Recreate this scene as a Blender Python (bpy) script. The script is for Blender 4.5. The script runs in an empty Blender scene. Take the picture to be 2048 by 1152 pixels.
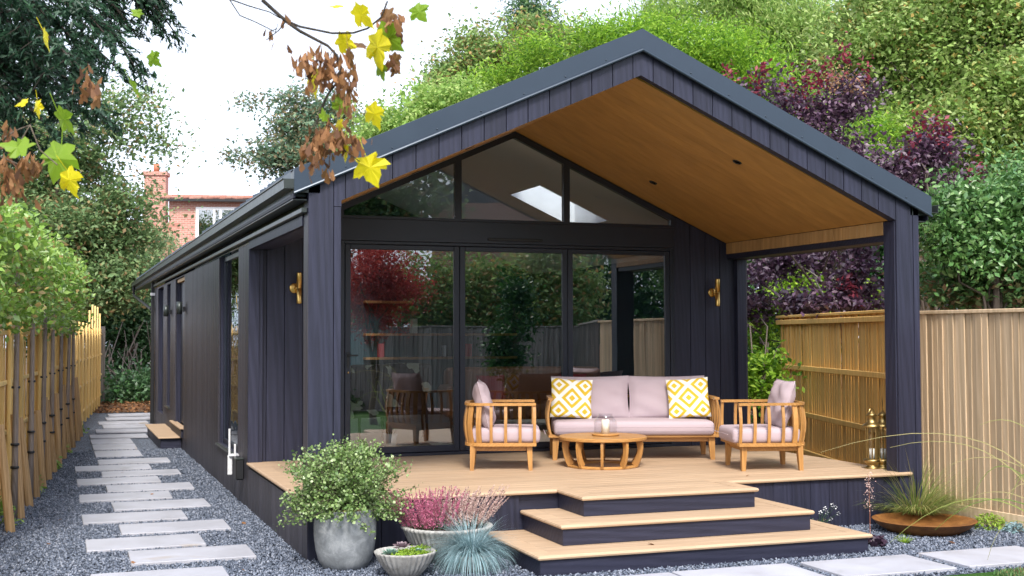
import bpy, bmesh, math, random
import numpy as np
from mathutils import Vector, Matrix
R = math.radians
random.seed(7); rng = np.random.default_rng(7)
scene = bpy.context.scene
col = scene.collection

# ------------------------------------------------------------------ camera
CAM = np.array([-1.9552, -10.2554, 1.8671]); YAW, PITCH, ROLL, F = .3512, .0374, -.0024, 2487.0
_cy, _sy, _cp, _sp = math.cos(YAW), math.sin(YAW), math.cos(PITCH), math.sin(PITCH)
FW = np.array([_sy*_cp, _cy*_cp, _sp]); RT = np.array([_cy, -_sy, 0.]); UPV = np.cross(RT, FW)
RT2 = math.cos(ROLL)*RT + math.sin(ROLL)*UPV; UP2 = -math.sin(ROLL)*RT + math.cos(ROLL)*UPV
cd = bpy.data.cameras.new('camera'); cam = bpy.data.objects.new('camera', cd); col.objects.link(cam)
cd.sensor_width = 23.5; cd.lens = F/2048*23.5; cd.clip_start = .05; cd.clip_end = 600
cam.matrix_world = Matrix(((RT2[0], UP2[0], -FW[0], CAM[0]), (RT2[1], UP2[1], -FW[1], CAM[1]),
                           (RT2[2], UP2[2], -FW[2], CAM[2]), (0, 0, 0, 1)))
cd.dof.use_dof = True; cd.dof.focus_distance = 11.5; cd.dof.aperture_fstop = 5.6
scene.camera = cam
# ------------------------------------------------------------------ world, sun, exposure
w = bpy.data.worlds.new("World"); scene.world = w; w.use_nodes = True
nt = w.node_tree; nt.nodes.clear()
sky = nt.nodes.new('ShaderNodeTexSky'); sky.sky_type = 'NISHITA'; sky.sun_disc = False
SUN_EL, SUN_AZ = R(48), R(197)            # azimuth clockwise from +Y: light comes over the camera's left shoulder
sky.sun_elevation = SUN_EL; sky.sun_rotation = SUN_AZ; sky.dust_density = 4.0; sky.ozone_density = 1
bw = nt.nodes.new('ShaderNodeRGBToBW'); nt.links.new(sky.outputs[0], bw.inputs[0])
mx = nt.nodes.new('ShaderNodeMix'); mx.data_type = 'RGBA'; mx.inputs[0].default_value = .72
nt.links.new(sky.outputs[0], mx.inputs[6]); nt.links.new(bw.outputs[0], mx.inputs[7])
mx2 = nt.nodes.new('ShaderNodeMix'); mx2.data_type = 'RGBA'; mx2.inputs[0].default_value = .55   # an even cloud cover
nt.links.new(mx.outputs[2], mx2.inputs[6]); mx2.inputs[7].default_value = (6.6, 7.35, 8.9, 1)
bg = nt.nodes.new('ShaderNodeBackground'); bg.inputs[1].default_value = .13
nt.links.new(mx2.outputs[2], bg.inputs[0])
wo = nt.nodes.new('ShaderNodeOutputWorld'); nt.links.new(bg.outputs[0], wo.inputs[0])
sd = bpy.data.lights.new('sun', 'SUN'); sd.energy = 2.0; sd.angle = R(14); sd.color = (1, .95, .86)
sun = bpy.data.objects.new('sun', sd); col.objects.link(sun)
sdir = Vector((math.sin(SUN_AZ)*math.cos(SUN_EL), math.cos(SUN_AZ)*math.cos(SUN_EL), math.sin(SUN_EL)))
sun.rotation_euler = sdir.to_track_quat('Z', 'Y').to_euler()
scene.view_settings.view_transform = 'Standard'; scene.view_settings.look = 'None'
scene.view_settings.exposure = 1.2; scene.view_settings.gamma = 1
scene.render.engine = 'CYCLES'
scene.cycles.use_denoising = True
scene.cycles.max_bounces = 8; scene.cycles.transparent_max_bounces = 16
scene.cycles.diffuse_bounces = 4; scene.cycles.glossy_bounces = 4; scene.cycles.caustics_reflective = False; scene.cycles.caustics_refractive = False
scene.cycles.sample_clamp_indirect = 6

def at(u, v, d):
    """world point seen at photo pixel (u, v), d metres in front of the camera"""
    return CAM + (FW + RT2*(u-1024)/F - UP2*(v-576)/F)*d

# ------------------------------------------------------------------ materials
class N:
    def __init__(s, name):
        s.m = bpy.data.materials.new(name); s.m.use_nodes = True; s.t = s.m.node_tree; s.t.nodes.clear()
        s.out = s.n('ShaderNodeOutputMaterial')
    def n(s, typ, **kw):
        x = s.t.nodes.new(typ)
        for k, v in kw.items(): setattr(x, k, v)
        return x
    def l(s, a, b): s.t.links.new(a, b)
    def set(s, node, **kw):
        for k, v in kw.items(): node.inputs[k.replace('_', ' ')].default_value = v
        return node
    def math(s, op, a, b=None, c=None):
        x = s.n('ShaderNodeMath', operation=op)
        for i, q in enumerate((a, b, c)):
            if q is None: continue
            if isinstance(q, (int, float)): x.inputs[i].default_value = q
            else: s.l(q, x.inputs[i])
        return x.outputs[0]
    def ramp(s, fac, stops, interp='LINEAR'):
        r = s.n('ShaderNodeValToRGB'); r.color_ramp.interpolation = interp
        e = r.color_ramp.elements
        while len(e) < len(stops): e.new(.5)
        for i, (p, c) in enumerate(stops):
            e[i].position = p; e[i].color = (*c, 1) if len(c) == 3 else c
        s.l(fac, r.inputs[0]); return r.outputs[0]
    def mix(s, fac, a, b, mode='MIX'):
        x = s.n('ShaderNodeMix', data_type='RGBA', blend_type=mode)
        for i, q in ((0, fac), (6, a), (7, b)):
            if isinstance(q, (int, float)): x.inputs[i].default_value = q
            elif isinstance(q, tuple): x.inputs[i].default_value = (*q, 1)
            else: s.l(q, x.inputs[i])
        return x.outputs[2]
    def coords(s, kind='Object', scale=(1, 1, 1), rnd=True):
        tc = s.n('ShaderNodeTexCoord'); mp = s.n('ShaderNodeMapping'); mp.inputs['Scale'].default_value = scale
        src = tc.outputs[kind]
        if rnd:
            oi = s.n('ShaderNodeObjectInfo'); vm = s.n('ShaderNodeVectorMath', operation='MULTIPLY_ADD')
            cx = s.n('ShaderNodeCombineXYZ')
            for i in range(3): s.l(oi.outputs['Random'], cx.inputs[i])
            s.l(cx.outputs[0], vm.inputs[0]); vm.inputs[1].default_value = (37, 53, 71); s.l(src, vm.inputs[2]); src = vm.outputs[0]
            s.rand = oi.outputs['Random']
        s.l(src, mp.inputs[0]); return mp.outputs[0]
    def noise(s, vec, scale, detail=4, rough=.6, dist=0):
        x = s.n('ShaderNodeTexNoise'); s.set(x, Scale=scale, Detail=detail, Roughness=rough, Distortion=dist); s.l(vec, x.inputs['Vector']); return x.outputs['Fac']
    def bump(s, h, strength=.3, dist=.01):
        b = s.n('ShaderNodeBump'); b.inputs['Strength'].default_value = strength; b.inputs['Distance'].default_value = dist
        s.l(h, b.inputs['Height']); return b.outputs[0]
    def bsdf(s, color, rough=.6, metal=0, normal=None, spec=.5):
        b = s.n('ShaderNodeBsdfPrincipled')
        for k, v in (('Base Color', color), ('Roughness', rough), ('Metallic', metal), ('Specular IOR Level', spec)):
            if isinstance(v, tuple): b.inputs[k].default_value = (*v, 1)
            elif isinstance(v, (int, float)): b.inputs[k].default_value = v
            else: s.l(v, b.inputs[k])
        if normal is not None: s.l(normal, b.inputs['Normal'])
        s.l(b.outputs[0], s.out.inputs[0]); s.b = b; return b

def wood(name, dark, light, axis=2, rough=.6, grain=1.0, bump=.35, spec=.35, island=False, vary=.35, knots=0):
    m = N(name)
    sc = [9*grain]*3; sc[axis] = .55*grain
    v = m.coords('Object', tuple(sc))
    if island:
        g = m.n('ShaderNodeNewGeometry'); rnd = g.outputs['Random Per Island']
    else: rnd = m.rand
    big = m.noise(v, 1.6, 3, .5, .8)
    wv = m.n('ShaderNodeTexWave', wave_type='BANDS', bands_direction='DIAGONAL'); m.set(wv, Scale=1.1, Distortion=11, Detail=3, Detail_Scale=.7)
    m.l(v, wv.inputs['Vector'])
    fine = m.noise(v, 9, 6, .7)
    h = m.math('ADD', m.math('MULTIPLY', wv.outputs['Fac'], .3), m.math('MULTIPLY', fine, .7))
    c = m.ramp(h, [(.15, dark), (.85, light)])
    tone = m.math('ADD', m.math('MULTIPLY', rnd, vary), 1-vary*.5)
    c = m.mix(1.0, c, m.ramp(tone, [(0, (0, 0, 0)), (1, (1, 1, 1))]), 'MULTIPLY') if False else c
    hs = m.n('ShaderNodeHueSaturation'); m.l(c, hs.inputs['Color'])
    m.l(m.math('ADD', tone, m.math('MULTIPLY', m.math('SUBTRACT', big, .5), .5)), hs.inputs['Value'])
    c = hs.outputs[0]
    if knots:
        vo = m.n('ShaderNodeTexVoronoi'); m.set(vo, Scale=knots); s2 = [1.]*3; s2[axis] = .35
        m.l(m.coords('Object', tuple(s2)), vo.inputs['Vector'])
        c = m.mix(m.ramp(vo.outputs['Distance'], [(.03, (1, 1, 1)), (.1, (0, 0, 0))]), c, tuple(x*.35 for x in dark))
    m.bsdf(c, m.math('ADD', m.math('MULTIPLY', fine, .2), rough-.1), 0, m.bump(h, bump, .004), spec)
    return m.m

def plain(name, color, rough=.5, metal=0, vary=.12, scale=6, bump=0, spec=.5, bscale=40):
    m = N(name); v = m.coords('Object')
    n = m.noise(v, scale, 5, .65)
    c = m.mix(n, tuple(x*(1-vary) for x in color), tuple(min(1, x*(1+vary)) for x in color))
    nm = m.bump(m.noise(v, bscale, 4), bump, .006) if bump else None
    m.bsdf(c, m.math('ADD', m.math('MULTIPLY', n, .15), rough-.07), metal, nm, spec); return m.m

def leafmat(name, cols, rough=.55, trans=.4, spec=.28, pos=None):
    m = N(name); g = m.n('ShaderNodeNewGeometry')
    k = len(cols); st = [((i+.5)/k if pos is None else pos[i], c) for i, c in enumerate(cols)]
    c = m.ramp(g.outputs['Random Per Island'], st)
    v = m.coords('Object', rnd=False); n = m.noise(v, .8, 2)
    hs = m.n('ShaderNodeHueSaturation'); m.l(c, hs.inputs['Color']); m.l(m.math('ADD', m.math('MULTIPLY', n, .7), .65), hs.inputs['Value']); c = hs.outputs[0]
    b = m.bsdf(c, rough, 0, None, spec)
    t = m.n('ShaderNodeBsdfTranslucent'); m.l(c, t.inputs[0])
    ms = m.n('ShaderNodeMixShader'); ms.inputs[0].default_value = trans
    m.l(b.outputs[0], ms.inputs[1]); m.l(t.outputs[0], ms.inputs[2]); m.l(ms.outputs[0], m.out.inputs[0]); return m.m

def glassmat(name, tint=(.86, .9, .88), ior=2.4, wavy=.02, scale=3.5):
    m = N(name); v = m.coords('Object')
    tr = m.n('ShaderNodeBsdfTransparent'); tr.inputs[0].default_value = (*tint, 1)
    gl = m.n('ShaderNodeBsdfGlossy'); gl.inputs['Roughness'].default_value = .0; gl.inputs[0].default_value = (.93, .97, 1, 1)
    nm = m.bump(m.noise(v, scale, 1, .4), wavy, .1); m.l(nm, gl.inputs['Normal'])
    fr = m.n('ShaderNodeFresnel'); fr.inputs[0].default_value = ior
    # a pane has two faces: mirror only on the outward one
    g = m.n('ShaderNodeNewGeometry'); f = m.math('MULTIPLY', fr.outputs[0], m.math('SUBTRACT', 1, g.outputs['Backfacing']))
    ms = m.n('ShaderNodeMixShader'); m.l(f, ms.inputs[0]); m.l(tr.outputs[0], ms.inputs[1]); m.l(gl.outputs[0], ms.inputs[2]); m.l(ms.outputs[0], m.out.inputs[0])
    return m.m

M = {}
M['char'] = wood('charred_timber', (.0115, .0125, .0255), (.027, .0285, .054), 2, .5, 1, .5, .4, vary=.34)
M['charh'] = wood('charred_timber_level', (.0115, .0125, .0255), (.027, .0285, .053), 0, .5, 1, .4, .4, vary=.3)
M['chari'] = wood('charred_timber_side', (.027, .026, .035), (.062, .057, .073), 2, .5, 1, .4, .4, island=True, vary=.6)  # lighter tone than the front boards, used on the side walls
M['soffit'] = wood('cedar_lining', (.38, .20, .052), (.45, .245, .07), 0, .5, .35, .04, .35, island=True, vary=.12)
M['soffitt'] = wood('cedar_trim', (.36, .21, .08), (.5, .31, .13), 2, .5, .8, .12, .35, vary=.2)
M['deck'] = wood('deck_board', (.36, .24, .15), (.50, .36, .24), 0, .55, .9, .2, .4, island=True, vary=.14)
M['nose'] = wood('deck_edge', (.40, .27, .17), (.53, .38, .25), 0, .5, .9, .15, .4, vary=.1)
M['teak'] = wood('teak', (.33, .15, .038), (.50, .26, .08), 2, .45, 1.6, .12, .5, vary=.2)
M['teakx'] = wood('teak_level', (.33, .15, .038), (.50, .26, .08), 0, .45, 1.6, .12, .5, vary=.2)
M['gold'] = wood('golden_fence_timber', (.72, .42, .11), (.86, .54, .18), 2, .65, .8, .2, .3, vary=.25, knots=3)
M['goldl'] = wood('yellow_fence_timber', (.74, .49, .17), (.88, .64, .28), 2, .65, .8, .2, .3, vary=.25, knots=2)
M['fence'] = wood('weathered_fence_timber', (.42, .30, .185), (.58, .44, .295), 2, .75, .8, .3, .25, vary=.5, knots=2.6)
M['greyf'] = wood('grey_fence_timber', (.15, .13, .12), (.30, .27, .26), 2, .8, .8, .35, .2, vary=.4)
M['stake'] = wood('peeled_stake', (.33, .20, .09), (.55, .36, .19), 2, .7, 1.5, .3, .3, vary=.3)
M['bark'] = wood('bark', (.07, .055, .045), (.19, .15, .12), 2, .85, 2, .7, .2, vary=.3)
M['barkd'] = wood('dark_bark', (.02, .017, .015), (.06, .048, .04), 2, .85, 2, .7, .2, vary=.3)
M['barkl'] = wood('pale_bark', (.16, .13, .11), (.34, .28, .25), 2, .8, 3, .5, .25, vary=.3)
M['metal'] = plain('grey_roof_metal', (.034, .050, .074), .34, .25, .12, 2.5, .05, .5, 3)
M['gut'] = plain('gutter_metal', (.040, .048, .046), .3, .3, .1)
M['frame'] = plain('black_window_frame', (.016, .020, .034), .34, 0, .15, spec=.5)
M['black'] = plain('black_plastic', (.012, .012, .014), .45)
M['white'] = plain('white_plastic', (.72, .72, .74), .4)
M['brass'] = plain('brushed_brass', (.62, .40, .13), .32, 1, .2)
M['brassd'] = plain('aged_brass', (.38, .27, .11), .4, 1, .35, 20)
M['fabric'] = plain('mauve_fabric', (.45, .36, .39), .85, 0, .05, 3, .12, .2, 300)
M['wallw'] = plain('grey_white_plaster', (.78, .78, .80), .9, 0, .05)
M['teal'] = plain('dark_teal_wall', (.012, .045, .060), .8, 0, .1)
M['tan'] = plain('tan_leather', (.30, .105, .035), .45, 0, .25, 8)
M['tanwood'] = wood('shelf_wood', (.34, .16, .06), (.5, .26, .1), 0, .5)
M['oak'] = wood('oak_floor', (.38, .35, .32), (.52, .48, .44), 1, .5, island=True)
M['cream'] = plain('cream_paint', (.62, .60, .50), .6)
M['candle'] = plain('candle_wax', (.85, .82, .72), .5)
M['red'] = plain('red_fabric', (.5, .03, .04), .8)
M['soil'] = plain('potting_soil', (.05, .03, .02), .95, 0, .5, 30, 1, .1, 60)
M['terra'] = plain('terracotta', (.42, .15, .08), .7)
M['poly'] = None
M['glass'] = glassmat('coated_door_glass', (.86, .90, .90), 3.1, .007, 1.6)
M['glassg'] = glassmat('gable_glass', (.90, .93, .93), 2.3, .007, 1.6)
M['glasss'] = glassmat('side_window_glass', (.25, .3, .3), 4.0)
M['jar'] = glassmat('jar_glass', (.90, .90, .90), 1.7, .05, 14)
M['skyl'] = glassmat('skylight_glass', (.95, .97, 1), 1.4)

def concrete():
    m = N('grey_stone_pot'); v = m.coords('Object')
    n1 = m.noise(v, 7, 8, .75, .6); n2 = m.noise(v, 45, 4)
    c = m.ramp(n1, [(.3, (.13, .14, .15)), (.5, (.22, .235, .25)), (.68, (.36, .375, .39))])
    m.bsdf(c, .75, 0, m.bump(m.math('ADD', n1, m.math('MULTIPLY', n2, .3)), .25, .01), .3); return m.m
M['poly'] = concrete()
def fluted():
    m = N('ribbed_stoneware'); v = m.coords('Object'); n1 = m.noise(v, 14, 6, .7, 1)
    c = m.ramp(n1, [(.3, (.20, .19, .175)), (.6, (.40, .39, .37)), (.75, (.52, .51, .50))])
    m.bsdf(c, .8, 0, m.bump(n1, .4, .006), .3); return m.m
M['flute'] = fluted()
def paver():
    m = N('pale_sandstone'); v = m.coords('Object', (1, 1, 1)); n1 = m.noise(v, 2.2, 7, .6, .5); n2 = m.noise(v, 60, 4)
    c = m.ramp(n1, [(.25, (.29, .29, .315)), (.45, (.36, .36, .40)), (.7, (.42, .425, .48))])
    st = m.noise(v, 1.1, 3, .5); c = m.mix(m.ramp(st, [(.66, (0, 0, 0)), (.74, (1, 1, 1))]), c, (.30, .245, .19))
    m.bsdf(c, m.ramp(n1, [(.3, (.45,)*3), (.7, (.7,)*3)]), 0, m.bump(m.math('ADD', n1, m.math('MULTIPLY', n2, .25)), .15, .01), .4); return m.m
M['paver'] = paver()
def gravel_ground():
    m = N('slate_gravel_bed'); v = m.coords('Object', rnd=False)
    vo = m.n('ShaderNodeTexVoronoi'); m.set(vo, Scale=34, Randomness=1); m.l(v, vo.inputs['Vector'])
    c = m.ramp(m.math('FRACT', m.math('MULTIPLY', vo.outputs['Distance'], 1)), [(0, (.20, .23, .29)), (.5, (.12, .14, .18)), (.8, (.03, .034, .045))])
    wn = m.n('ShaderNodeTexWhiteNoise'); m.l(vo.outputs['Position'], wn.inputs['Vector'])
    hs = m.n('ShaderNodeHueSaturation'); m.l(c, hs.inputs['Color']); m.l(m.math('ADD', m.math('MULTIPLY', wn.outputs['Value'], .9), .6), hs.inputs['Value'])
    m.bsdf(hs.outputs[0], .7, 0, m.bump(m.math('SUBTRACT', 1, vo.outputs['Distance']), 1, .02), .35); return m.m
M['gbed'] = gravel_ground()
def stones():
    m = N('slate_chippings'); g = m.n('ShaderNodeNewGeometry')
    c = m.ramp(g.outputs['Random Per Island'], [(.0, (.05, .062, .088)), (.4, (.10, .12, .165)), (.8, (.18, .205, .265)), (1, (.30, .32, .38))])
    m.bsdf(c, .6, 0, None, .4); return m.m
M['chip'] = stones()
def soil():
    m = N('garden_soil'); v = m.coords('Object', rnd=False); n = m.noise(v, 3, 8, .7); n2 = m.noise(v, 60, 5)
    c = m.ramp(m.math('ADD', m.math('MULTIPLY', n, .5), m.math('MULTIPLY', n2, .5)), [(.35, (.05, .03, .02)), (.55, (.13, .08, .05)), (.7, (.26, .17, .11))])
    m.bsdf(c, .95, 0, m.bump(n2, .8, .03), .2); return m.m
M['soilg'] = soil()
def turf():
    m = N('lawn_grass'); v = m.coords('Object', rnd=False); n = m.noise(v, 1.3, 4); n2 = m.noise(v, 50, 4)
    c = m.ramp(n, [(.35, (.035, .10, .012)), (.55, (.06, .17, .02)), (.7, (.13, .20, .05))])
    m.bsdf(m.mix(n2, c, (.02, .06, .01)), .8, 0, m.bump(n2, 1, .04), .2); return m.m
M['turf'] = turf()
def brick():
    m = N('red_brickwork'); v = m.coords('Generated', rnd=False)
    tc = m.n('ShaderNodeTexCoord'); sp = m.n('ShaderNodeSeparateXYZ'); m.l(tc.outputs['Object'], sp.inputs[0])
    cb = m.n('ShaderNodeCombineXYZ'); m.l(m.math('ADD', sp.outputs[0], sp.outputs[1]), cb.inputs[0]); m.l(sp.outputs[2], cb.inputs[1])
    bt = m.n('ShaderNodeTexBrick'); m.set(bt, Scale=1., Mortar_Size=.012, Brick_Width=.225, Row_Height=.075, Bias=0.0)
    bt.inputs['Color1'].default_value = (.38, .16, .125, 1); bt.inputs['Color2'].default_value = (.46, .22, .175, 1); bt.inputs['Mortar'].default_value = (.5, .36, .30, 1)
    m.l(cb.outputs[0], bt.inputs['Vector'])
    m.bsdf(bt.outputs[0], .85, 0, None, .2); return m.m
M['brick'] = brick()
def tilemat():
    m = N('clay_tiles'); g = m.n('ShaderNodeNewGeometry'); c = m.ramp(g.outputs['Random Per Island'], [(0, (.36, .15, .11)), (.5, (.44, .21, .16)), (1, (.52, .28, .22))]); m.bsdf(c, .8); return m.m
M['tile'] = tilemat()
def rust():
    m = N('rusted_steel'); v = m.coords('Object'); n = m.noise(v, 9, 7, .7, .5); n2 = m.noise(v, 70, 4)
    c = m.ramp(m.math('ADD', m.math('MULTIPLY', n, .7), m.math('MULTIPLY', n2, .3)), [(.35, (.14, .052, .018)), (.5, (.25, .10, .028)), (.65, (.36, .16, .045))])
    m.bsdf(c, .55, .2, m.bump(n2, .2, .004), .4); return m.m
M['rust'] = rust()
def pillowmat():
    m = N('yellow_diamond_weave'); uv = m.n('ShaderNodeUVMap'); uv.uv_map = 'UVMap'; sp = m.n('ShaderNodeSeparateXYZ'); m.l(uv.outputs[0], sp.inputs[0])
    q = 44.
    x = m.math('SUBTRACT', m.math('DIVIDE', m.math('FLOOR', m.math('MULTIPLY', sp.outputs[0], q)), q/2), 1-1/q)
    y = m.math('SUBTRACT', m.math('MULTIPLY', sp.outputs[1], 2), 1)
    P = 1.26
    def cell(e):
        return m.math('ABSOLUTE', m.math('SUBTRACT', m.math('FRACT', m.math('ADD', m.math('DIVIDE', e, P), 100.5)), .5))
    a = cell(m.math('ADD', x, y)); b = cell(m.math('SUBTRACT', x, y))
    d = m.math('MULTIPLY', m.math('MAXIMUM', a, b), 2)
    Y, W_ = (.62, .42, .035), (.80, .77, .72)
    c = m.ramp(d, [(0, Y), (.24, W_), (.49, Y), (.80, W_)], 'CONSTANT')
    v = m.coords('Object'); n = m.noise(v, 160, 2)
    m.bsdf(c, .9, 0, m.bump(n, .3, .004), .15); return m.m
M['pillow'] = pillowmat()
def hide():
    m = N('brown_and_cream_cowhide'); v = m.coords('Object'); n = m.noise(v, 2.6, 3, .45, .4)
    m.bsdf(m.ramp(n, [(.55, (.035, .022, .018)), (.57, (.50, .48, .38))], 'CONSTANT'), .9); return m.m
M['hide'] = hide()

# leaves
def bigleaf(name, base, spot):
    m = N(name); v = m.coords('Object', rnd=True); n = m.noise(v, 55, 5, .7); n2 = m.noise(v, 16, 3)
    c = m.mix(m.ramp(n, [(.60, (0, 0, 0)), (.68, (1, 1, 1))]), m.mix(n2, tuple(x*.78 for x in base), base), spot)
    b = m.bsdf(c, .5, 0, m.bump(n2, .4, .01), .4); t = m.n('ShaderNodeBsdfTranslucent'); m.l(c, t.inputs[0])
    ms = m.n('ShaderNodeMixShader'); ms.inputs[0].default_value = .5
    m.l(b.outputs[0], ms.inputs[1]); m.l(t.outputs[0], ms.inputs[2]); m.l(ms.outputs[0], m.out.inputs[0]); return m.m
LG = leafmat
L = dict(
 holly=LG('holly_leaves', [(.07, .17, .04), (.11, .23, .06), (.20, .33, .11), (.08, .19, .06)], .35, .2, .45),
 lime=LG('lime_leaves', [(.17, .34, .03), (.28, .48, .04), (.40, .58, .07), (.09, .21, .03)], .5, .5),
 maple=LG('maple_leaves', [(.16, .27, .06), (.25, .38, .09), (.35, .48, .14), (.43, .50, .20), (.20, .32, .09), (.50, .33, .10)], .45, .4, pos=(.05, .25, .5, .72, .9, .99)),
 horn=LG('hornbeam_leaves', [(0.25, 0.4, 0.0875), (0.375, 0.525, 0.138), (0.5, 0.6, 0.213), (0.188, 0.338, 0.075)], .5, .45),
 browng=LG('seed_laden_leaves', [(.14, .24, .07), (.24, .36, .11), (.34, .46, .16), (.20, .30, .10), (.42, .27, .11)], .5, .4, pos=(.1, .35, .55, .74, .92)),
 left=LG('sycamore_leaves', [(.11, .19, .08), (.17, .29, .11), (.28, .38, .17), (.19, .29, .12), (.40, .26, .13)], .5, .45, .3, pos=(.1, .35, .6, .82, .96)),
 ivy=LG('ivy_leaves', [(.04, .10, .04), (.07, .15, .06), (.13, .22, .11), (.05, .15, .04)], .4, .3, .4),
 cedar=LG('conifer_sprays', [(.014, .042, .024), (.024, .068, .036), (.045, .11, .055)], .5, .2, .4),
 pleach=LG('photinia_leaves', [(.15, .29, .04), (.23, .39, .06), (.33, .49, .10), (.19, .32, .10), (.50, .34, .13)], .32, .4, .5, pos=(.1, .35, .6, .85, .985)),
 smoke=LG('smokebush_leaves', [(.075, .035, .075), (.11, .055, .10), (.17, .10, .14), (.085, .055, .07)], .4, .25, .6),
 smoker=LG('smokebush_tips', [(.24, .035, .06), (.32, .05, .07), (.17, .04, .07)], .45, .35),
 smokep=LG('smokebush_plumes', [(.42, .24, .12), (.5, .30, .16)], .7, .4),
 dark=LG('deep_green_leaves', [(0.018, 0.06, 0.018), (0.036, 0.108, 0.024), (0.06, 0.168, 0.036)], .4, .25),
 climb=LG('climber_leaves', [(0.084, 0.192, 0.072), (0.144, 0.276, 0.096), (0.228, 0.336, 0.132), (0.264, 0.168, 0.096)], .45, .35),
 pitto=LG('pittosporum_leaves', [(.17, .28, .08), (.25, .38, .12), (.34, .46, .17), (.40, .50, .24), (.12, .22, .06)], .35, .35, .6),
 heath=LG('pink_heather', [(.50, .14, .24), (.58, .22, .31), (.44, .11, .20)], .8, .2, .1),
 heathp=LG('pale_heather', [(.56, .40, .36), (.64, .50, .44), (.48, .30, .28)], .8, .2, .1),
 fescue=LG('blue_fescue', [(.22, .34, .37), (.32, .46, .50), (.44, .57, .60), (.16, .27, .28)], .6, .3, .3),
 grass=LG('feather_grass', [(0.24, 0.324, 0.084), (0.36, 0.408, 0.12), (0.504, 0.408, 0.204), (0.168, 0.288, 0.06)], .6, .4, .3),
 redm=LG('red_maple_leaves', [(.46, .05, .045), (.62, .10, .07), (.34, .035, .03)], .5, .35),
 yellow=LG('yellow_maple_leaf', [(.88, .78, .02), (.82, .70, .02)], .5, .55),
 green=LG('green_maple_leaf', [(.22, .38, .03), (.30, .44, .04)], .5, .55),
 seed=LG('dry_maple_keys', [(.24, .11, .045), (.36, .18, .08), (.14, .065, .035)], .7, .3),
 heuch=LG('heuchera_leaves', [(.05, .03, .05), (.09, .05, .08)], .4, .15),
 euon=LG('lime_euonymus_leaves', [(.26, .42, .04), (.36, .5, .06), (.20, .34, .05)], .5, .4),
 succ=LG('succulent_leaves', [(.18, .30, .24), (.26, .38, .32)], .5, .2),
 succp=LG('purple_succulent_leaves', [(.24, .17, .20), (.32, .24, .27)], .5, .2),
 yellowb=bigleaf('big_yellow_maple_leaf', (.86, .74, .02), (.55, .36, .03)), greenb=bigleaf('big_green_maple_leaf', (.26, .42, .03), (.34, .40, .05)), seedb=bigleaf('withered_maple_leaf', (.30, .16, .07), (.16, .08, .04)),
 petal=LG('white_petals', [(.85, .85, .85), (.8, .8, .8)], .6, .3),
)

# ------------------------------------------------------------------ object helpers
def tag(o, label=None, cat=None, group=None, kind=None):
    if label: o['label'] = label
    if cat: o['category'] = cat
    if group: o['group'] = group
    if kind: o['kind'] = kind
    return o
def thing(name, label, cat, loc=(0, 0, 0), rz=0, group=None, kind=None):
    o = bpy.data.objects.new(name, None); col.objects.link(o); o.location = loc; o.rotation_euler = (0, 0, rz)
    o.empty_display_size = .1
    return tag(o, label, cat, group, kind)
def meshobj(name, verts, faces, mat, parent=None, smooth=False, loc=None):
    me = bpy.data.meshes.new(name); me.from_pydata([tuple(v) for v in verts], [], faces); me.update()
    if smooth: me.polygons.foreach_set('use_smooth', [True]*len(me.polygons))
    if mat: me.materials.append(mat)
    o = bpy.data.objects.new(name, me); col.objects.link(o)
    if parent: o.parent = parent
    if loc is not None: o.location = loc
    return o
def share(o, loc, rot=None, parent='same', scale=None):
    c = o.copy(); col.objects.link(c); c.location = loc
    if rot is not None: c.rotation_euler = rot
    if scale is not None: c.scale = scale
    if parent != 'same': c.parent = parent
    return c
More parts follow.
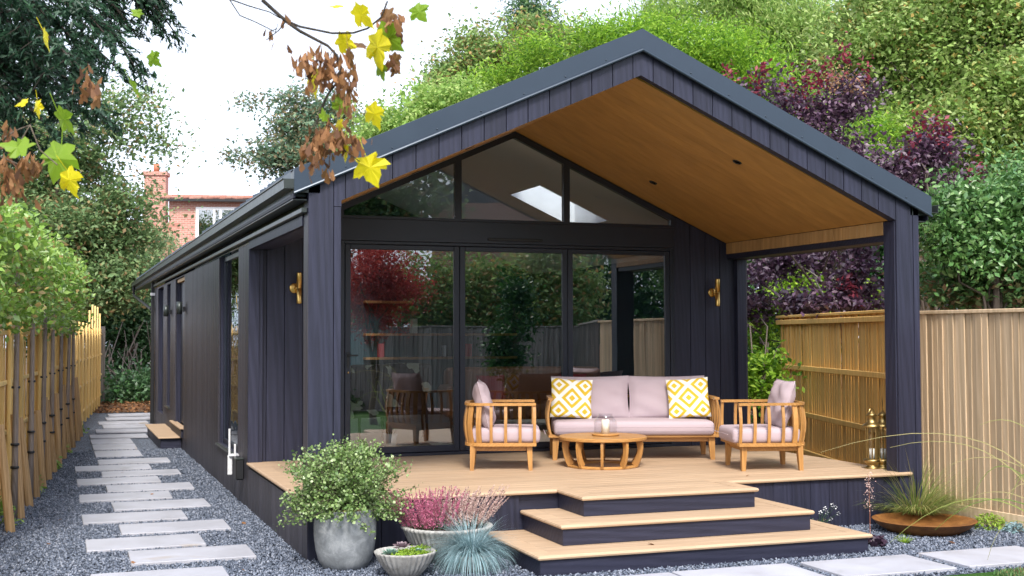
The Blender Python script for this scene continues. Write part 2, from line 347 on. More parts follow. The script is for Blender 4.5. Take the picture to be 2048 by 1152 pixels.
class MB:
    def __init__(s): s.v = []; s.f = []
    def add(s, vs, fs):
        b = len(s.v); s.v += [tuple(map(float, v)) for v in vs]; s.f += [[b+i for i in f] for f in fs]; return s
    def box(s, x0, x1, y0, y1, z0, z1, ch=0.):
        if ch <= 0:
            vs = [(x, y, z) for x in (x0, x1) for y in (y0, y1) for z in (z0, z1)]
            return s.add(vs, [(0, 1, 3, 2), (4, 6, 7, 5), (0, 4, 5, 1), (2, 3, 7, 6), (0, 2, 6, 4), (1, 5, 7, 3)])
        X, Y, Z = (x0, x1), (y0, y1), (z0, z1)
        vs = []; idx = {}
        for i in (0, 1):
            for j in (0, 1):
                for k in (0, 1):
                    sx, sy, sz = (1, -1)[i]*ch, (1, -1)[j]*ch, (1, -1)[k]*ch
                    for a, p in enumerate(((X[i], Y[j]+sy, Z[k]+sz), (X[i]+sx, Y[j], Z[k]+sz), (X[i]+sx, Y[j]+sy, Z[k]))):
                        idx[i, j, k, a] = len(vs); vs.append(p)
        fs = []
        for i in (0, 1): fs.append([idx[i, j, k, 0] for j, k in ((0, 0), (1, 0), (1, 1), (0, 1))])
        for j in (0, 1): fs.append([idx[i, j, k, 1] for i, k in ((0, 0), (1, 0), (1, 1), (0, 1))])
        for k in (0, 1): fs.append([idx[i, j, k, 2] for i, j in ((0, 0), (1, 0), (1, 1), (0, 1))])
        for i in (0, 1):
            for j in (0, 1): fs.append([idx[i, j, 0, 0], idx[i, j, 0, 1], idx[i, j, 1, 1], idx[i, j, 1, 0]])
            for k in (0, 1): fs.append([idx[i, 0, k, 0], idx[i, 0, k, 2], idx[i, 1, k, 2], idx[i, 1, k, 0]])
        for j in (0, 1):
            for k in (0, 1): fs.append([idx[0, j, k, 1], idx[0, j, k, 2], idx[1, j, k, 2], idx[1, j, k, 1]])
        for i in (0, 1):
            for j in (0, 1):
                for k in (0, 1): fs.append([idx[i, j, k, a] for a in range(3)])
        return s.add(vs, fs)
    def prism(s, poly, a0, a1, plane='xz'):
        n = len(poly)
        mk = {'xz': lambda p, a: (p[0], a, p[1]), 'xy': lambda p, a: (p[0], p[1], a), 'yz': lambda p, a: (a, p[0], p[1])}[plane]
        vs = [mk(p, a0) for p in poly] + [mk(p, a1) for p in poly]
        fs = [list(range(n)), list(range(2*n-1, n-1, -1))] + [[i, i+n, (i+1) % n+n, (i+1) % n] for i in range(n)]
        return s.add(vs, fs)
    def tube(s, pts, rad, n=8, cap=True):
        pts = [np.array(p, float) for p in pts]; rad = rad if hasattr(rad, '__len__') else [rad]*len(pts)
        rings = []; prev = None
        for i, p in enumerate(pts):
            d = pts[min(i+1, len(pts)-1)]-pts[max(i-1, 0)]; d = d/(np.linalg.norm(d)+1e-9)
            if prev is None:
                a = np.cross(d, (0, 0, 1.)) if abs(d[2]) < .9 else np.cross(d, (1., 0, 0))
            else: a = prev-d*np.dot(prev, d)
            a /= np.linalg.norm(a)+1e-9; prev = a; b = np.cross(d, a)
            rings.append([p+rad[i]*(a*math.cos(t)+b*math.sin(t)) for t in np.linspace(0, 2*math.pi, n, False)])
        vs = [q for r_ in rings for q in r_]; m = len(pts)
        fs = [[i*n+j, i*n+(j+1) % n, (i+1)*n+(j+1) % n, (i+1)*n+j] for i in range(m-1) for j in range(n)]
        if cap: fs += [list(range(n))[::-1], [(m-1)*n+j for j in range(n)]]
        return s.add(vs, fs)
    def strip(s, pts, wdir, wid, thick):
        """curved slat: rectangular section swept along pts; wdir = width direction"""
        pts = [np.array(p, float) for p in pts]; wd = np.array(wdir, float); vs = []; m = len(pts)
        for i, p in enumerate(pts):
            d = pts[min(i+1, m-1)]-pts[max(i-1, 0)]; d /= np.linalg.norm(d); w_ = wd-d*np.dot(wd, d); w_ /= np.linalg.norm(w_); t = np.cross(d, w_)
            wi = wid[i] if hasattr(wid, '__len__') else wid
            for a, b in ((-1, -1), (1, -1), (1, 1), (-1, 1)): vs.append(p+w_*a*wi/2+t*b*thick/2)
        fs = [[i*4+j, i*4+(j+1) % 4, i*4+4+(j+1) % 4, i*4+4+j] for i in range(m-1) for j in range(4)]
        fs += [[3, 2, 1, 0], [(m-1)*4+j for j in range(4)]]
        return s.add(vs, fs)
    def lathe(s, prof, n=32, flute=0, depth=0, c=(0, 0, 0), close=False):
        vs = []; m = len(prof)
        for r_, z in prof:
            for j in range(n):
                t = 2*math.pi*j/n; rr = r_*(1+(depth*math.cos(flute*t) if flute else 0)); vs.append((c[0]+rr*math.cos(t), c[1]+rr*math.sin(t), c[2]+z))
        fs = [[i*n+j, i*n+(j+1) % n, (i+1)*n+(j+1) % n, (i+1)*n+j] for i in range(m-1) for j in range(n)]
        if prof[0][0] > 1e-6: fs.append(list(range(n))[::-1])
        if prof[-1][0] > 1e-6: fs.append([(m-1)*n+j for j in range(n)])
        return s.add(vs, fs)
    def build(s, name, mat, parent=None, smooth=False, loc=None): return meshobj(name, s.v, s.f, mat, parent, smooth, loc)
def box(name, mat, parent, x0, x1, y0, y1, z0, z1, ch=.004): return MB().box(x0, x1, y0, y1, z0, z1, ch).build(name, mat, parent)

def bulk(name, V, Fc, mat, parent=None, kind=None):
    """fast mesh from arrays: V (n,3), Fc (m,k)"""
    me = bpy.data.meshes.new(name); V = np.asarray(V, np.float32); Fc = np.asarray(Fc, np.int32); m, k = Fc.shape
    me.vertices.add(len(V)); me.vertices.foreach_set('co', V.ravel())
    me.loops.add(m*k); me.loops.foreach_set('vertex_index', Fc.ravel())
    me.polygons.add(m); me.polygons.foreach_set('loop_start', np.arange(0, m*k, k, dtype=np.int32)); me.polygons.foreach_set('loop_total', np.full(m, k, np.int32))
    me.update(calc_edges=True); me.materials.append(mat)
    o = bpy.data.objects.new(name, me); col.objects.link(o)
    if parent: o.parent = parent
    if kind: o['kind'] = kind
    return o
TEMPL = {
 'oval': (np.array([(0, -.5, 0), (.27, 0, .07), (0, .5, 0), (-.27, 0, .07)]), [(0, 1, 2), (0, 2, 3)]),
 'narrow': (np.array([(0, -.5, 0), (.13, 0, .03), (0, .5, -.05), (-.13, 0, .03)]), [(0, 1, 2), (0, 2, 3)]),
 'lobed': (np.array([(0, -.5, 0), (.5, -.12, .05), (.22, .1, 0), (0, .5, -.04), (-.22, .1, 0), (-.5, -.12, .05)]), [(0, 1, 2), (0, 2, 3), (0, 3, 4), (0, 4, 5)]),
 'round': (np.array([(0, -.5, 0), (.38, -.2, .05), (.4, .2, .05), (0, .5, 0), (-.4, .2, .05), (-.38, -.2, .05)]), [(0, 1, 2), (0, 2, 3), (0, 3, 4), (0, 4, 5)]),
}
def place_leaves(C, size, shape, up=.35, dirs=None, jit=.5):
    T, TF = TEMPL[shape]; n = len(C)
    nrm = rng.normal(size=(n, 3)); nrm /= np.linalg.norm(nrm, axis=1)[:, None]; nrm[:, 2] = np.abs(nrm[:, 2])*.8+up; nrm /= np.linalg.norm(nrm, axis=1)[:, None]
    d = rng.normal(size=(n, 3)) if dirs is None else dirs+rng.normal(size=(n, 3))*jit
    d -= nrm*(d*nrm).sum(1)[:, None]; d /= np.linalg.norm(d, axis=1)[:, None]+1e-9; s_ = np.cross(d, nrm)
    sz = size*rng.uniform(.6, 1.3, n)
    V = C[:, None, :]+sz[:, None, None]*(T[None, :, 0:1]*s_[:, None, :]+T[None, :, 1:2]*d[:, None, :]+T[None, :, 2:3]*nrm[:, None, :])
    k = len(T); Fc = (np.arange(n)[:, None, None]*k+np.array(TF)[None]).reshape(-1, 3)
    return V.reshape(-1, 3), Fc
def blob_points(blobs, n, clump, per=45, shell=.45):
    """leaf centres: clumps spread through ellipsoids; blobs (centre, (rx,ry,rz))"""
    vol = np.array([b[1][0]*b[1][2]*(b[2] if len(b) > 2 else 1) for b in blobs]); vol = vol/vol.sum(); out = []; cc = []
    for (b, f) in zip(blobs, vol):
        m = max(1, int(n*f/per)); d = rng.normal(size=(m, 3)); d /= np.linalg.norm(d, axis=1)[:, None]
        nl_ = 9; ld = rng.normal(size=(nl_, 3)); ld /= np.linalg.norm(ld, axis=1)[:, None]; lr = rng.uniform(.55, 1.12, nl_); k_ = rng.integers(0, nl_, m)
        lobe = (ld*lr[:, None])[k_]; r_ = rng.uniform(0, 1, m)**shell; own = rng.random(m) < .38
        off = np.where(own[:, None], d*r_[:, None]*.92, lobe+d*(r_*.40)[:, None]); c = np.array(b[0])+off*np.array(b[1])
        cs = clump*rng.uniform(.5, 1.4, m); cc.append(c)
        out.append((c[:, None, :]+rng.normal(size=(m, per, 3))*cs[:, None, None]*np.array([1, 1, .6])).reshape(-1, 3))
    return np.concatenate(out), np.concatenate(cc)
def crown(name, blobs, n, size, mat, parent=None, shape='oval', clump=.35, per=45, up=.35, shell=.45, kind=None, dirs=None):
    C, cc = blob_points(blobs, n, clump, per, shell)
    V, Fc = place_leaves(C, size, shape, up, dirs if dirs is None else np.tile(np.array(dirs, float), (len(C), 1)))
    return bulk(name, V, Fc, mat, parent, kind), cc
def limbs(name, base, top, r0, targets, mat, parent, n=7, droop=.0, rmin=.012):
    mb = MB(); base = np.array(base, float); top = np.array(top, float); k = 9
    wob = rng.normal(size=(k, 3))*r0*.5; wob[0] = 0; wob[:, 2] = 0
    tr = [base+(top-base)*t+wob[i] for i, t in enumerate(np.linspace(0, 1, k))]; rr = [r0*(1.25 if i == 0 else 1-.75*i/(k-1)) for i in range(k)]
    mb.tube(tr, rr, n)
    for t in targets:
        t = np.array(t, float); i = int(np.clip((k-1)*rng.uniform(.25, .95), 1, k-2)); p = tr[i]; L_ = np.linalg.norm(t-p)
        mid = p*.5+t*.5+np.array([0, 0, L_*.12])+rng.normal(size=3)*L_*.06
        q1 = p*.75+mid*.25+rng.normal(size=3)*L_*.02
        mb.tube([p, q1, mid, mid*.5+t*.5+rng.normal(size=3)*L_*.05, t], [rr[i]*.55, rr[i]*.42, max(rmin, rr[i]*.28), rmin*1.2, rmin*.5], 5)
    return mb.build(name, mat, parent, True)
def tree(name, label, cat, blobs, n, size, lm, bark, base, top, r0, shape='oval', clump=.35, group=None, nl=10, per=45, up=.35, shell=.45, dirs=None):
    t = thing(name, label, cat, tuple(base), group=group)
    b = np.array(base, float)
    bl = [((np.array(q[0])-b), q[1]) + tuple(q[2:]) for q in blobs]
    _, cc = crown('crown', bl, n, size, lm, t, shape, clump, per, up, shell, dirs=dirs)
    tg = cc[rng.permutation(len(cc))[:nl]]
    limbs('trunk', (0, 0, -.05), np.array(top)-b, r0, tg, bark, t)
    return t
def pb(u, v, ru, rv, d, dep=None, wt=1):
    """ellipsoid blob seen at pixel (u,v) with half-sizes in pixels, at distance d"""
    rx, rz = ru*d/F, rv*d/F; return (at(u, v, d), (rx, dep if dep else (rx+rz)/2, rz), wt)
def clumps(blobs, k, f=.38, seed=1, keep=.25):
    """break big ellipsoids into many smaller leafy masses with gaps"""
    rs = np.random.default_rng(seed); out = []
    for b in blobs:
        wt = b[2] if len(b) > 2 else 1
        c, r_ = np.array(b[0]), np.array(b[1])
        if keep: out.append((c, tuple(r_*.8), wt*keep))
        for i in range(k):
            d = rs.normal(size=3); d /= np.linalg.norm(d); q = rs.uniform(0, 1)**.4; g_ = f*rs.uniform(.55, 1.25)
            out.append((c+d*q*r_*(1-g_*.4), tuple(r_*g_), wt*1.6))
    return out
def ground(u, d): p = at(u, 669, d); return (p[0], p[1], 0)

# ------------------------------------------------------------------ setting: ground
def sheet(name, mat, pts, z): o = meshobj(name, [(x, y, z) for x, y in pts], [list(range(len(pts)))], mat); return tag(o, kind='structure')
sheet('ground', M['soilg'], [(-150, -150), (150, -150), (150, 200), (-150, 200)], -.04)
sheet('gravel_bed', M['gbed'], [(-3.2, -8), (7.2, -2.32), (7.2, .6), (0.6, .6), (.6, 21.2), (-2.0, 22.0), (-3.2, 5)], -.012)
lawn = sheet('lawn', M['turf'], [(-30, -40), (40, -40), (40, -2.32), (3.0, -2.30), (-3.2, -8.2), (-30, -8.2)], -.006)
far = sheet('planting_bed', M['soilg'], [(-40, 21.5), (60, 21.5), (60, 60), (-40, 60)], -.002)

# stepping stones
path = thing('stepping_stone_path', 'staggered pale stepping stones running along the side of the garden room', None, kind='structure')
ys = [0.22+.82*i*1.0 for i in range(0)]
slab = MB().box(-.5, .5, -.31, .31, 0, .034, .005).build('paving_slab', M['paver'], path)
rowy = [(-1.19, -.38), (-.865, .59)] + [((-1.19 if i % 2 == 0 else -.865), 1.37+.835*i) for i in range(0, 10)] + [(-1.03, 10.2), (-1.03, 11.42), (-1.03, 12.6), (-.86, 13.75), (-.72, 15.1), (-.55, 16.3), (-.6, 17.5), (-.4, 18.8), (-.3, 20.2)]
first = True
for i, (x, y) in enumerate(rowy):
    rz = random.uniform(-.012, .012); sc = (1, 1.0 if i < 12 else 1.15, 1) if not 12 <= i <= 14 else (.68, 1.5, 1)
    if first: slab.location = (x, y, -.004); slab.rotation_euler = (0, 0, rz); first = False
    else: share(slab, (x, y, -.004+random.uniform(-.003, .003)), (random.uniform(-.003, .003), random.uniform(-.003, .003), rz), scale=sc)
fp = thing('front_paving', 'row of large pale sandstone slabs crossing in front of the steps', None, kind='structure')
f0 = MB().box(-.51, .51, -.32, .32, 0, .034, .005).build('paving_slab', M['paver'], fp)
for i, x in enumerate([.85, 2.0, 3.05, 4.2, 5.36, 6.5]):
    if i == 0: f0.location = (x, -1.9, -.004)
    else: share(f0, (x, -1.89+random.uniform(-.01, .01), -.004), (0, 0, random.uniform(-.01, .01)))
# loose gravel, real stones near the camera
def chips(name, regions, avoid, size):
    P = []
    for (x0, x1, y0, y1, dens) in regions:
        n = int((x1-x0)*(y1-y0)*dens); P.append(np.stack([rng.uniform(x0, x1, n), rng.uniform(y0, y1, n)], 1))
    P = np.concatenate(P); ok = np.ones(len(P), bool)
    for (ax0, ax1, ay0, ay1) in avoid: ok &= ~((P[:, 0] > ax0) & (P[:, 0] < ax1) & (P[:, 1] > ay0) & (P[:, 1] < ay1))
    P = P[ok]; n = len(P)
    O = np.array([(1, 0, 0), (0, 1, 0), (-1, 0, 0), (0, -1, 0), (.1, 0, .75), (0, .1, -.6), (.6, .6, .3), (-.6, -.5, .35)], float)[:6]
    Tf = np.array([(0, 1, 4), (1, 2, 4), (2, 3, 4), (3, 0, 4), (1, 0, 5), (2, 1, 5), (3, 2, 5), (0, 3, 5)])
    J = O[None]*rng.uniform(.6, 1.25, (n, 6, 1))+rng.normal(size=(n, 6, 3))*.16
    a = rng.uniform(0, 2*math.pi, n); ca, sa = np.cos(a), np.sin(a); s_ = size*rng.uniform(.55, 1.35, n)
    tl = rng.normal(size=n)*.35; V = J*s_[:, None, None]; V[:, :, 1] *= .75
    z = V[:, :, 2]+tl[:, None]*V[:, :, 0]
    X = V[:, :, 0]*ca[:, None]-V[:, :, 1]*sa[:, None]+P[:, 0:1]; Yy = V[:, :, 0]*sa[:, None]+V[:, :, 1]*ca[:, None]+P[:, 1:2]
    Z = z+rng.uniform(-.006, .012, n)[:, None]
    V = np.stack([X, Yy, Z], 2).reshape(-1, 3); Fc = (np.arange(n)[:, None, None]*6+Tf[None]).reshape(-1, 3)
    return tag(bulk(name, V, Fc, M['chip'], None), 'loose blue grey slate chippings filling the beds between the slabs', 'gravel', kind='stuff')
av = [(x-.5, x+.5, y-.3, y+.3) for x, y in rowy[:12]] + [(x-.5, x+.5, -2.2, -1.58) for x in [.85, 2.0, 3.05, 4.2, 5.36, 6.5]] + [(1.55, 4.6, -1.28, .7), (0.02, 6.1, .04, .7)]
chips('gravel', [(-2.7, .02, -1.6, 5.0, 3400), (-2.5, 0, 5.0, 11, 1700), (.02, 6.9, -2.3, .3, 3000)], av, .0145)

# ------------------------------------------------------------------ garden room
W = 6.14; XM = 3.07; SL = .449
def zs(x): return 4.248-SL*abs(x-XM)
def zt(x): return 4.672-SL*abs(x-XM)
G = thing('garden_room', 'black charred timber garden room with gabled porch over a raised deck', 'building', (0, 0, 0))
def vboard(name, xs0, xs1, lo, hi, y0, y1, mat, parent):
    """upright board between x0 and x1 with sloping ends given by functions"""
    g_ = .0042; x0, x1 = xs0+g_, xs1-g_; pts = [(x0, lo(x0))]
    if x0 < XM < x1 and lo is zs: pts.append((XM, lo(XM)))
    pts.append((x1, lo(x1))); pts.append((x1, hi(x1)))
    if x0 < XM < x1: pts.append((XM, hi(XM)))
    pts.append((x0, hi(x0))); return MB().prism(pts, y0, y1).build(name, mat, parent)
zf = lambda x: 4.50-SL*abs(x-XM)
xb = [.314, .515] + [.515+.2062*i for i in range(1, 25)] + [5.66, 5.871]
xb = [x for x in xb if x < 5.6] + [5.66, 5.865]
cl = []
vboard('cladding_board', 0, .215, lambda x: -.03, zf, 0, .022, M['char'], G)
vboard('cladding_board', .215, .281, lambda x: -.03, lambda x: 2.94, 0, .022, M['char'], G)
MB().prism([(.2175, 2.945), (.28, 2.945), (.28, zs(.28)), (.3115, zs(.3115)), (.3115, zf(.3115)), (.2175, zf(.2175))], 0, .022).build('cladding_board', M['char'], G)
for a, b in zip(xb[:-1], xb[1:]): vboard('cladding_board', a, b, zs, zf, 0, .022, M['char'], G)
vboard('cladding_board', 5.865, 6.067, lambda x: -.03, zf, 0, .022, M['char'], G)
vboard('cladding_board', 6.067, 6.14, lambda x: -.03, zf, 0, .022, M['char'], G)
# posts behind the face boards
for nm, x0, x1 in (('post', 0.002, .278), ('post', 5.862, 6.138)): box(nm, M['char'], G, x0, x1, .024, .20, -.03, 2.99)
MB().prism([(.004, 2.86), (.26, 2.99), (XM, 4.27), (5.88, 2.99), (6.136, 2.86), (6.136, zt(6.136)-.02), (XM, 4.62), (.004, zt(.004)-.02)], .024, .12).build('gable_frame', M['char'], G)
# metal barge trim
yb = -.042
for sgn in (-1, 1):
    e = XM+sgn*(XM+.125)
    a = MB().prism([(XM, 4.478), (XM, 4.672), (e, 3.237), (e, 3.043)][::sgn], yb, -.004)
    a.build('barge_flashing', M['metal'], G)
    MB().tube([(XM, yb-.004, 4.474), (e, yb-.004, 3.039)], .013, 8).build('flashing_lip', M['metal'], G)
    for i in range(1, 8):
        t = i/8+(.03 if sgn > 0 else -.01); x = XM+(e-XM)*t; z = 4.672-SL*abs(x-XM)-.155
        MB().lathe([(.0, .006), (.006, .005), (.009, 0)], 8).build('rivet', M['metal'], G, True, (0, 0, 0)).matrix_local = Matrix.Translation((x, yb, z)) @ Matrix.Rotation(R(90), 4, 'X')
# roof slabs with skylight opening and an added one out of view
HX0, HX1, HY0, HY1 = 3.98, 4.98, 4.9, 6.05
def slab_r(x0, x1, y0, y1, lo=.06, mat='metal', name='roof_panel', hi=0):
    lw = []
    for x in (x0, .224, 5.916, x1):
        if x0 <= x <= x1 and (not lw or x > lw[-1][0]): lw.append((x, max(zs(x)+lo, 3.03)))
    return MB().prism(lw+[(x1, zt(x1)+hi), (x0, zt(x0)+hi)], y0, y1).build(name, M[mat], G)
YR = 22.0
LX0, LX1, LY0, LY1 = 1.3, 2.5, 7.0, 9.0  # added opening in the left slope, lets extra daylight into the room
slab_r(-.125, XM, .124, LY0); slab_r(-.125, XM, LY1, YR); slab_r(-.125, LX0, LY0, LY1); slab_r(LX1, XM, LY0, LY1); slab_r(XM, W+.125, .124, HY0); slab_r(XM, W+.125, HY1, YR); slab_r(XM, HX0, HY0, HY1); slab_r(HX1, W+.125, HY0, HY1)
sm = MB()
for i in range(1, 48):
    y = i*.46
    for sgn in (-1, 1):
        if (sgn > 0 and HY0-.05 < y < HY1+.05) or (sgn < 0 and LY0-.05 < y < LY1+.05): continue
        e = XM+sgn*(XM+.12); sm.add([(XM, y-.012, 4.674), (XM, y+.012, 4.674), (e, y+.012, zt(e)+.002), (e, y-.012, zt(e)+.002), (XM, y-.008, 4.70), (XM, y+.008, 4.70), (e, y+.008, zt(e)+.03), (e, y-.008, zt(e)+.03)],
                                    [(0, 1, 5, 4), (1, 2, 6, 5), (2, 3, 7, 6), (3, 0, 4, 7), (4, 5, 6, 7)])
tag(sm.build('standing_seams', M['metal'], G), kind='stuff')
for x0, x1 in ((.03, .2), (5.94, 6.11)): box('wall_plate', M['charh'], G, x0, x1, .21, 17.2, 2.992, 3.028)
MB().prism([(-.125, 3.05), (.1, 3.05), (.1, zt(.1)), (-.125, zt(-.125))], .0, .123).prism([(W-.1, 3.05), (W+.125, 3.05), (W+.125, zt(W+.125)), (W-.1, zt(W-.1))], .0, .123).build('eaves_block', M['gut'], G)
# cap over the gable frame
for sgn in (-1, 1):
    e = XM+sgn*(XM+.125); MB().prism([(XM, 4.66), (XM, 4.674), (e, 3.239), (e, 3.225)][::sgn], -.003, .123).build('verge_cap', M['metal'], G)
# lining and glass of the seen skylight and the added one
sk = MB()
for x in (HX0, HX1-.015): sk.prism([(x, zs(x)-.01), (x+.015, zs(x+.015)-.01), (x+.015, zt(x+.015)+.05), (x, zt(x)+.05)], HY0, HY1)
for y in (HY0, HY1-.015): sk.prism([(HX0, zs(HX0)-.01), (HX1, zs(HX1)-.01), (HX1, zt(HX1)+.05), (HX0, zt(HX0)+.05)], y, y+.015)
skl = sk.build('skylight', M['white'], G)
added_skylight = MB()
for x in (LX0, LX1-.015): added_skylight.prism([(x, zs(x)-.01), (x+.015, zs(x+.015)-.01), (x+.015, zt(x+.015)+.05), (x, zt(x)+.05)], LY0, LY1)
for y in (LY0, LY1-.015): added_skylight.prism([(LX0, zs(LX0)-.01), (LX1, zs(LX1)-.01), (LX1, zt(LX1)+.05), (LX0, zt(LX0)+.05)], y, y+.015)
added_skylight = added_skylight.build('skylight', M['white'], G)  # added unseen skylight, only there to brighten the interior
MB().prism([(LX0-.02, zt(LX0-.02)+.052), (LX1+.02, zt(LX1+.02)+.052), (LX1+.02, zt(LX1+.02)+.06), (LX0-.02, zt(LX0-.02)+.06)], LY0-.02, LY1+.02).build('pane', M['skyl'], added_skylight)
MB().prism([(HX0-.02, zt(HX0-.02)+.052), (HX1+.02, zt(HX1+.02)+.052), (HX1+.02, zt(HX1+.02)+.06), (HX0-.02, zt(HX0-.02)+.06)], HY0-.02, HY1+.02).build('pane', M['skyl'], skl)
# porch soffit: cedar boards running front to back
def soffit_boards(y0, y1, step=.1395):
    k = round((y1-y0)/step); step = (y1-y0)/k
    for sgn in (-1, 1):
        mb = MB(); xe = XM+sgn*2.79
        for i in range(k): mb.prism([(XM, zs(XM)+.002), (xe, zs(xe)+.002), (xe, zs(xe)+.03), (XM, zs(XM)+.03)][::sgn], y0+i*step+.0008, y0+(i+1)*step-.0008)
        tag(mb.build('soffit_lining', M['soffit'], G), kind='stuff')
soffit_boards(.122, 3.338); soffit_boards(17.3, 21.95)
# soffit backing
for sgn in (-1, 1):
    x1 = XM+sgn*2.81; MB().prism([(XM, 4.282), (x1, zs(x1)+.034), (x1, zs(x1)+.05), (XM, 4.298)][::sgn], .126, 3.4).build('soffit_backing', M['soffit'], G)
# side beams over the openings, with cedar trim inside
for x0, x1, xt0, xt1 in ((0.024, .26, .26, .28), (5.88, 6.116, 5.86, 5.88)):
    box('side_beam', M['charh'], G, x0, x1, .20, 3.338, 2.795, 2.99)
    n = 22; wy = 3.13/n
    tb = None
    for i in range(n):
        y = .203+i*wy
        if tb is None: tb = MB().box(xt0, xt1, 0, wy-.003, 2.86, 2.992, .002).build('trim_board', M['soffitt'], G, loc=(0, y, 0))
        else: share(tb, (0, y, 0))
# downlights
for x, y in ((4.498, .727), (4.484, 2.585), (1.65, .727), (1.65, 2.585)):
    z = zs(x)-.002; ang = math.atan(SL)*(1 if x > XM else -1)
    o = MB().lathe([(.0, .012), (.034, .012), (.036, -.004), (.046, -.004), (.047, .003), (.05, .003)], 24).build('downlight', M['black'], G, True); o.location = (x, y, z); o.rotation_euler = (0, ang, 0)
# back wall of porch
YB = 3.36
bw_ = [.0, .19, .385, .585, .79, 1.0]
for a, b in zip(bw_[:-1], bw_[1:]): vboard('cladding_board', a, b, lambda x: .50, (lambda x: 2.79) if b < .3 else (lambda x: zs(max(x, .28))-.002), YB, YB+.022, M['char'], G)
bw_ = [5.145, 5.372, 5.58, 5.785, 5.99, 6.08, 6.14]
for a, b in zip(bw_[:-1], bw_[1:]): vboard('cladding_board', a, b, lambda x: .50, (lambda x: 2.79) if a > 5.9 else (lambda x: zs(min(x, 5.86))-.002), YB, YB+.022, M['char'], G)
for x0, x1 in ((.05, .995), (5.15, 6.09)): MB().prism([(x0, .1), (x1, .1), (x1, zs(x1)+.02), (x0, zs(x0)+.02)], YB+.024, YB+.16).build('wall_core', M['char'], G)
# main walls
def sidewall(x_out, x_in, segs, openings, name):
    mb = MB(); y = 0
    ys_ = sorted(set([round(.2*i, 3) for i in range(0, 87)] + [17.25, 3.3, 3.36])-{3.4})
    for a, b in zip(ys_[:-1], ys_[1:]):
        cuts = [(-.03, 2.86)]
        mid = (a+b)/2
        for (o0, o1, z0, z1) in openings:
            if o0-.001 < mid < o1+.001:
                cuts = [(c0, min(c1, z0)) for c0, c1 in cuts if c0 < z0] + [(max(c0, z1), c1) for c0, c1 in cuts if c1 > z1]
        for c0, c1 in cuts: mb.box(min(x_out, x_in), max(x_out, x_in), a+.003, b-.003, c0, c1, .003)
    return tag(mb.build(name, M['chari'], G), kind='stuff')
OPL = [(0.2, 3.3, .44, 2.79), (4.2, 6.0, .5, 2.86), (10.6, 12.2, .33, 2.84), (13.2, 14.0, .56, 2.82), (14.8, 16.2, .33, 2.82)]
sidewall(0, .022, None, OPL, 'side_cladding'); sidewall(W-.022, W, None, [(0.2, 3.3, .44, 2.79)], 'side_cladding')
core = MB()
for a, b in zip([3.3, 6.0, 12.2, 14.0, 16.2], [4.2, 10.6, 13.2, 14.8, 17.2]): core.box(.025, .14, a, b, -.03, 2.87)
for (o0, o1, z0, z1) in OPL:
    core.box(.025, .14, o0, o1, -.03, z0-.002)
    if z1 < 2.85 and o0 > 1: core.box(.025, .14, o0, o1, z1+.002, 2.87)
core.box(6.0, 6.115, 3.3, 17.2, -.03, 2.87); core.box(6.0, 6.115, .2, 3.3, -.03, .44)
core.box(.15, 5.99, 17.1, 17.2, -.03, 2.9); core.prism([(.15, 2.9), (5.99, 2.9), (5.9, zs(5.9)+.05), (XM, 4.3), (.24, zs(.24)+.05)], 17.1, 17.2)
core.build('wall_core', M['char'], G)
# opening trims on the side wall (slightly proud)
tr = MB()
tr.box(-.012, .10, 3.286, 3.352, .50, 2.79, .003); tr.box(-.012, .10, .205, 3.30, 2.79, 2.88, .003)
tr.build('opening_trim', M['char'], G)
# eaves: soffit strip, gutter
box('eaves_board', M['gut'], G, -.12, -.002, .03, YR, 2.985, 3.0); box('eaves_board', M['gut'], G, W+.002, W+.12, .03, YR, 2.985, 3.0)
box('eaves_fascia', M['charh'], G, -.124, -.106, .0, YR, 3.001, 3.16); box('eaves_fascia', M['charh'], G, W+.106, W+.124, .0, YR, 3.001, 3.16)
box('batten', M['gut'], G, -.05, -.001, .03, 17.2, 2.885, 2.93, .006)
gp = [(-.126, 3.075), (-.126, 3.155), (-.130, 3.155), (-.130, 3.080), (-.202, 3.080), (-.206, 3.155), (-.225, 3.160), (-.225, 3.150), (-.212, 3.148), (-.208, 3.075)]
gut = MB().prism(gp, -.04, YR).build('gutter', M['gut'], G); MB().prism([(-.127, 3.082), (-.206, 3.082), (-.21, 3.155), (-.127, 3.155)], -.043, -.04).build('end_cap', M['gut'], gut)
gut2 = MB().prism([(2*XM-x, z) for x, z in gp][::-1], -.04, YR).build('gutter', M['gut'], G)
dp = MB().tube([(-.16, 21.9, 3.08), (-.16, 21.9, 2.86), (-.08, 17.0, 2.42)], .032, 8).build('downpipe', M['black'], G, False)
MB().box(-.09, -.02, 16.85, 16.93, -.02, 2.98, .008).build('downpipe', M['black'], G)
MB().box(-.10, -.01, 16.84, 16.94, 2.70, 2.76, .004).build('pipe_bracket', M['white'], G)

# interior shell
MB().prism([(.14, .49), (6.0, .49), (6.0, .5), (.14, .5)], 3.6, 17.1).build('interior_floor', M['oak'], G)
ic = MB()
def cstrip(x0, x1, y0, y1): ic.prism([(x0, zs(x0)-.002), (x1, zs(x1)-.002), (x1, zs(x1)+.018), (x0, zs(x0)+.018)], y0, y1)
cstrip(.15, XM, 3.52, LY0); cstrip(.15, XM, LY1, 10.4); cstrip(.15, LX0, LY0, LY1); cstrip(LX1, XM, LY0, LY1); cstrip(XM, 5.99, 3.52, HY0); cstrip(XM, 5.99, HY1, 10.4); cstrip(XM, HX0, HY0, HY1); cstrip(HX1, 5.99, HY0, HY1)
ic.build('interior_ceiling', M['wallw'], G)
iw = MB().prism([(.15, .5), (5.99, .5), (5.99, zs(5.99)), (XM, zs(XM)), (.15, zs(.15))], 10.3, 10.36); iw.build('interior_wall', M['teal'], G)
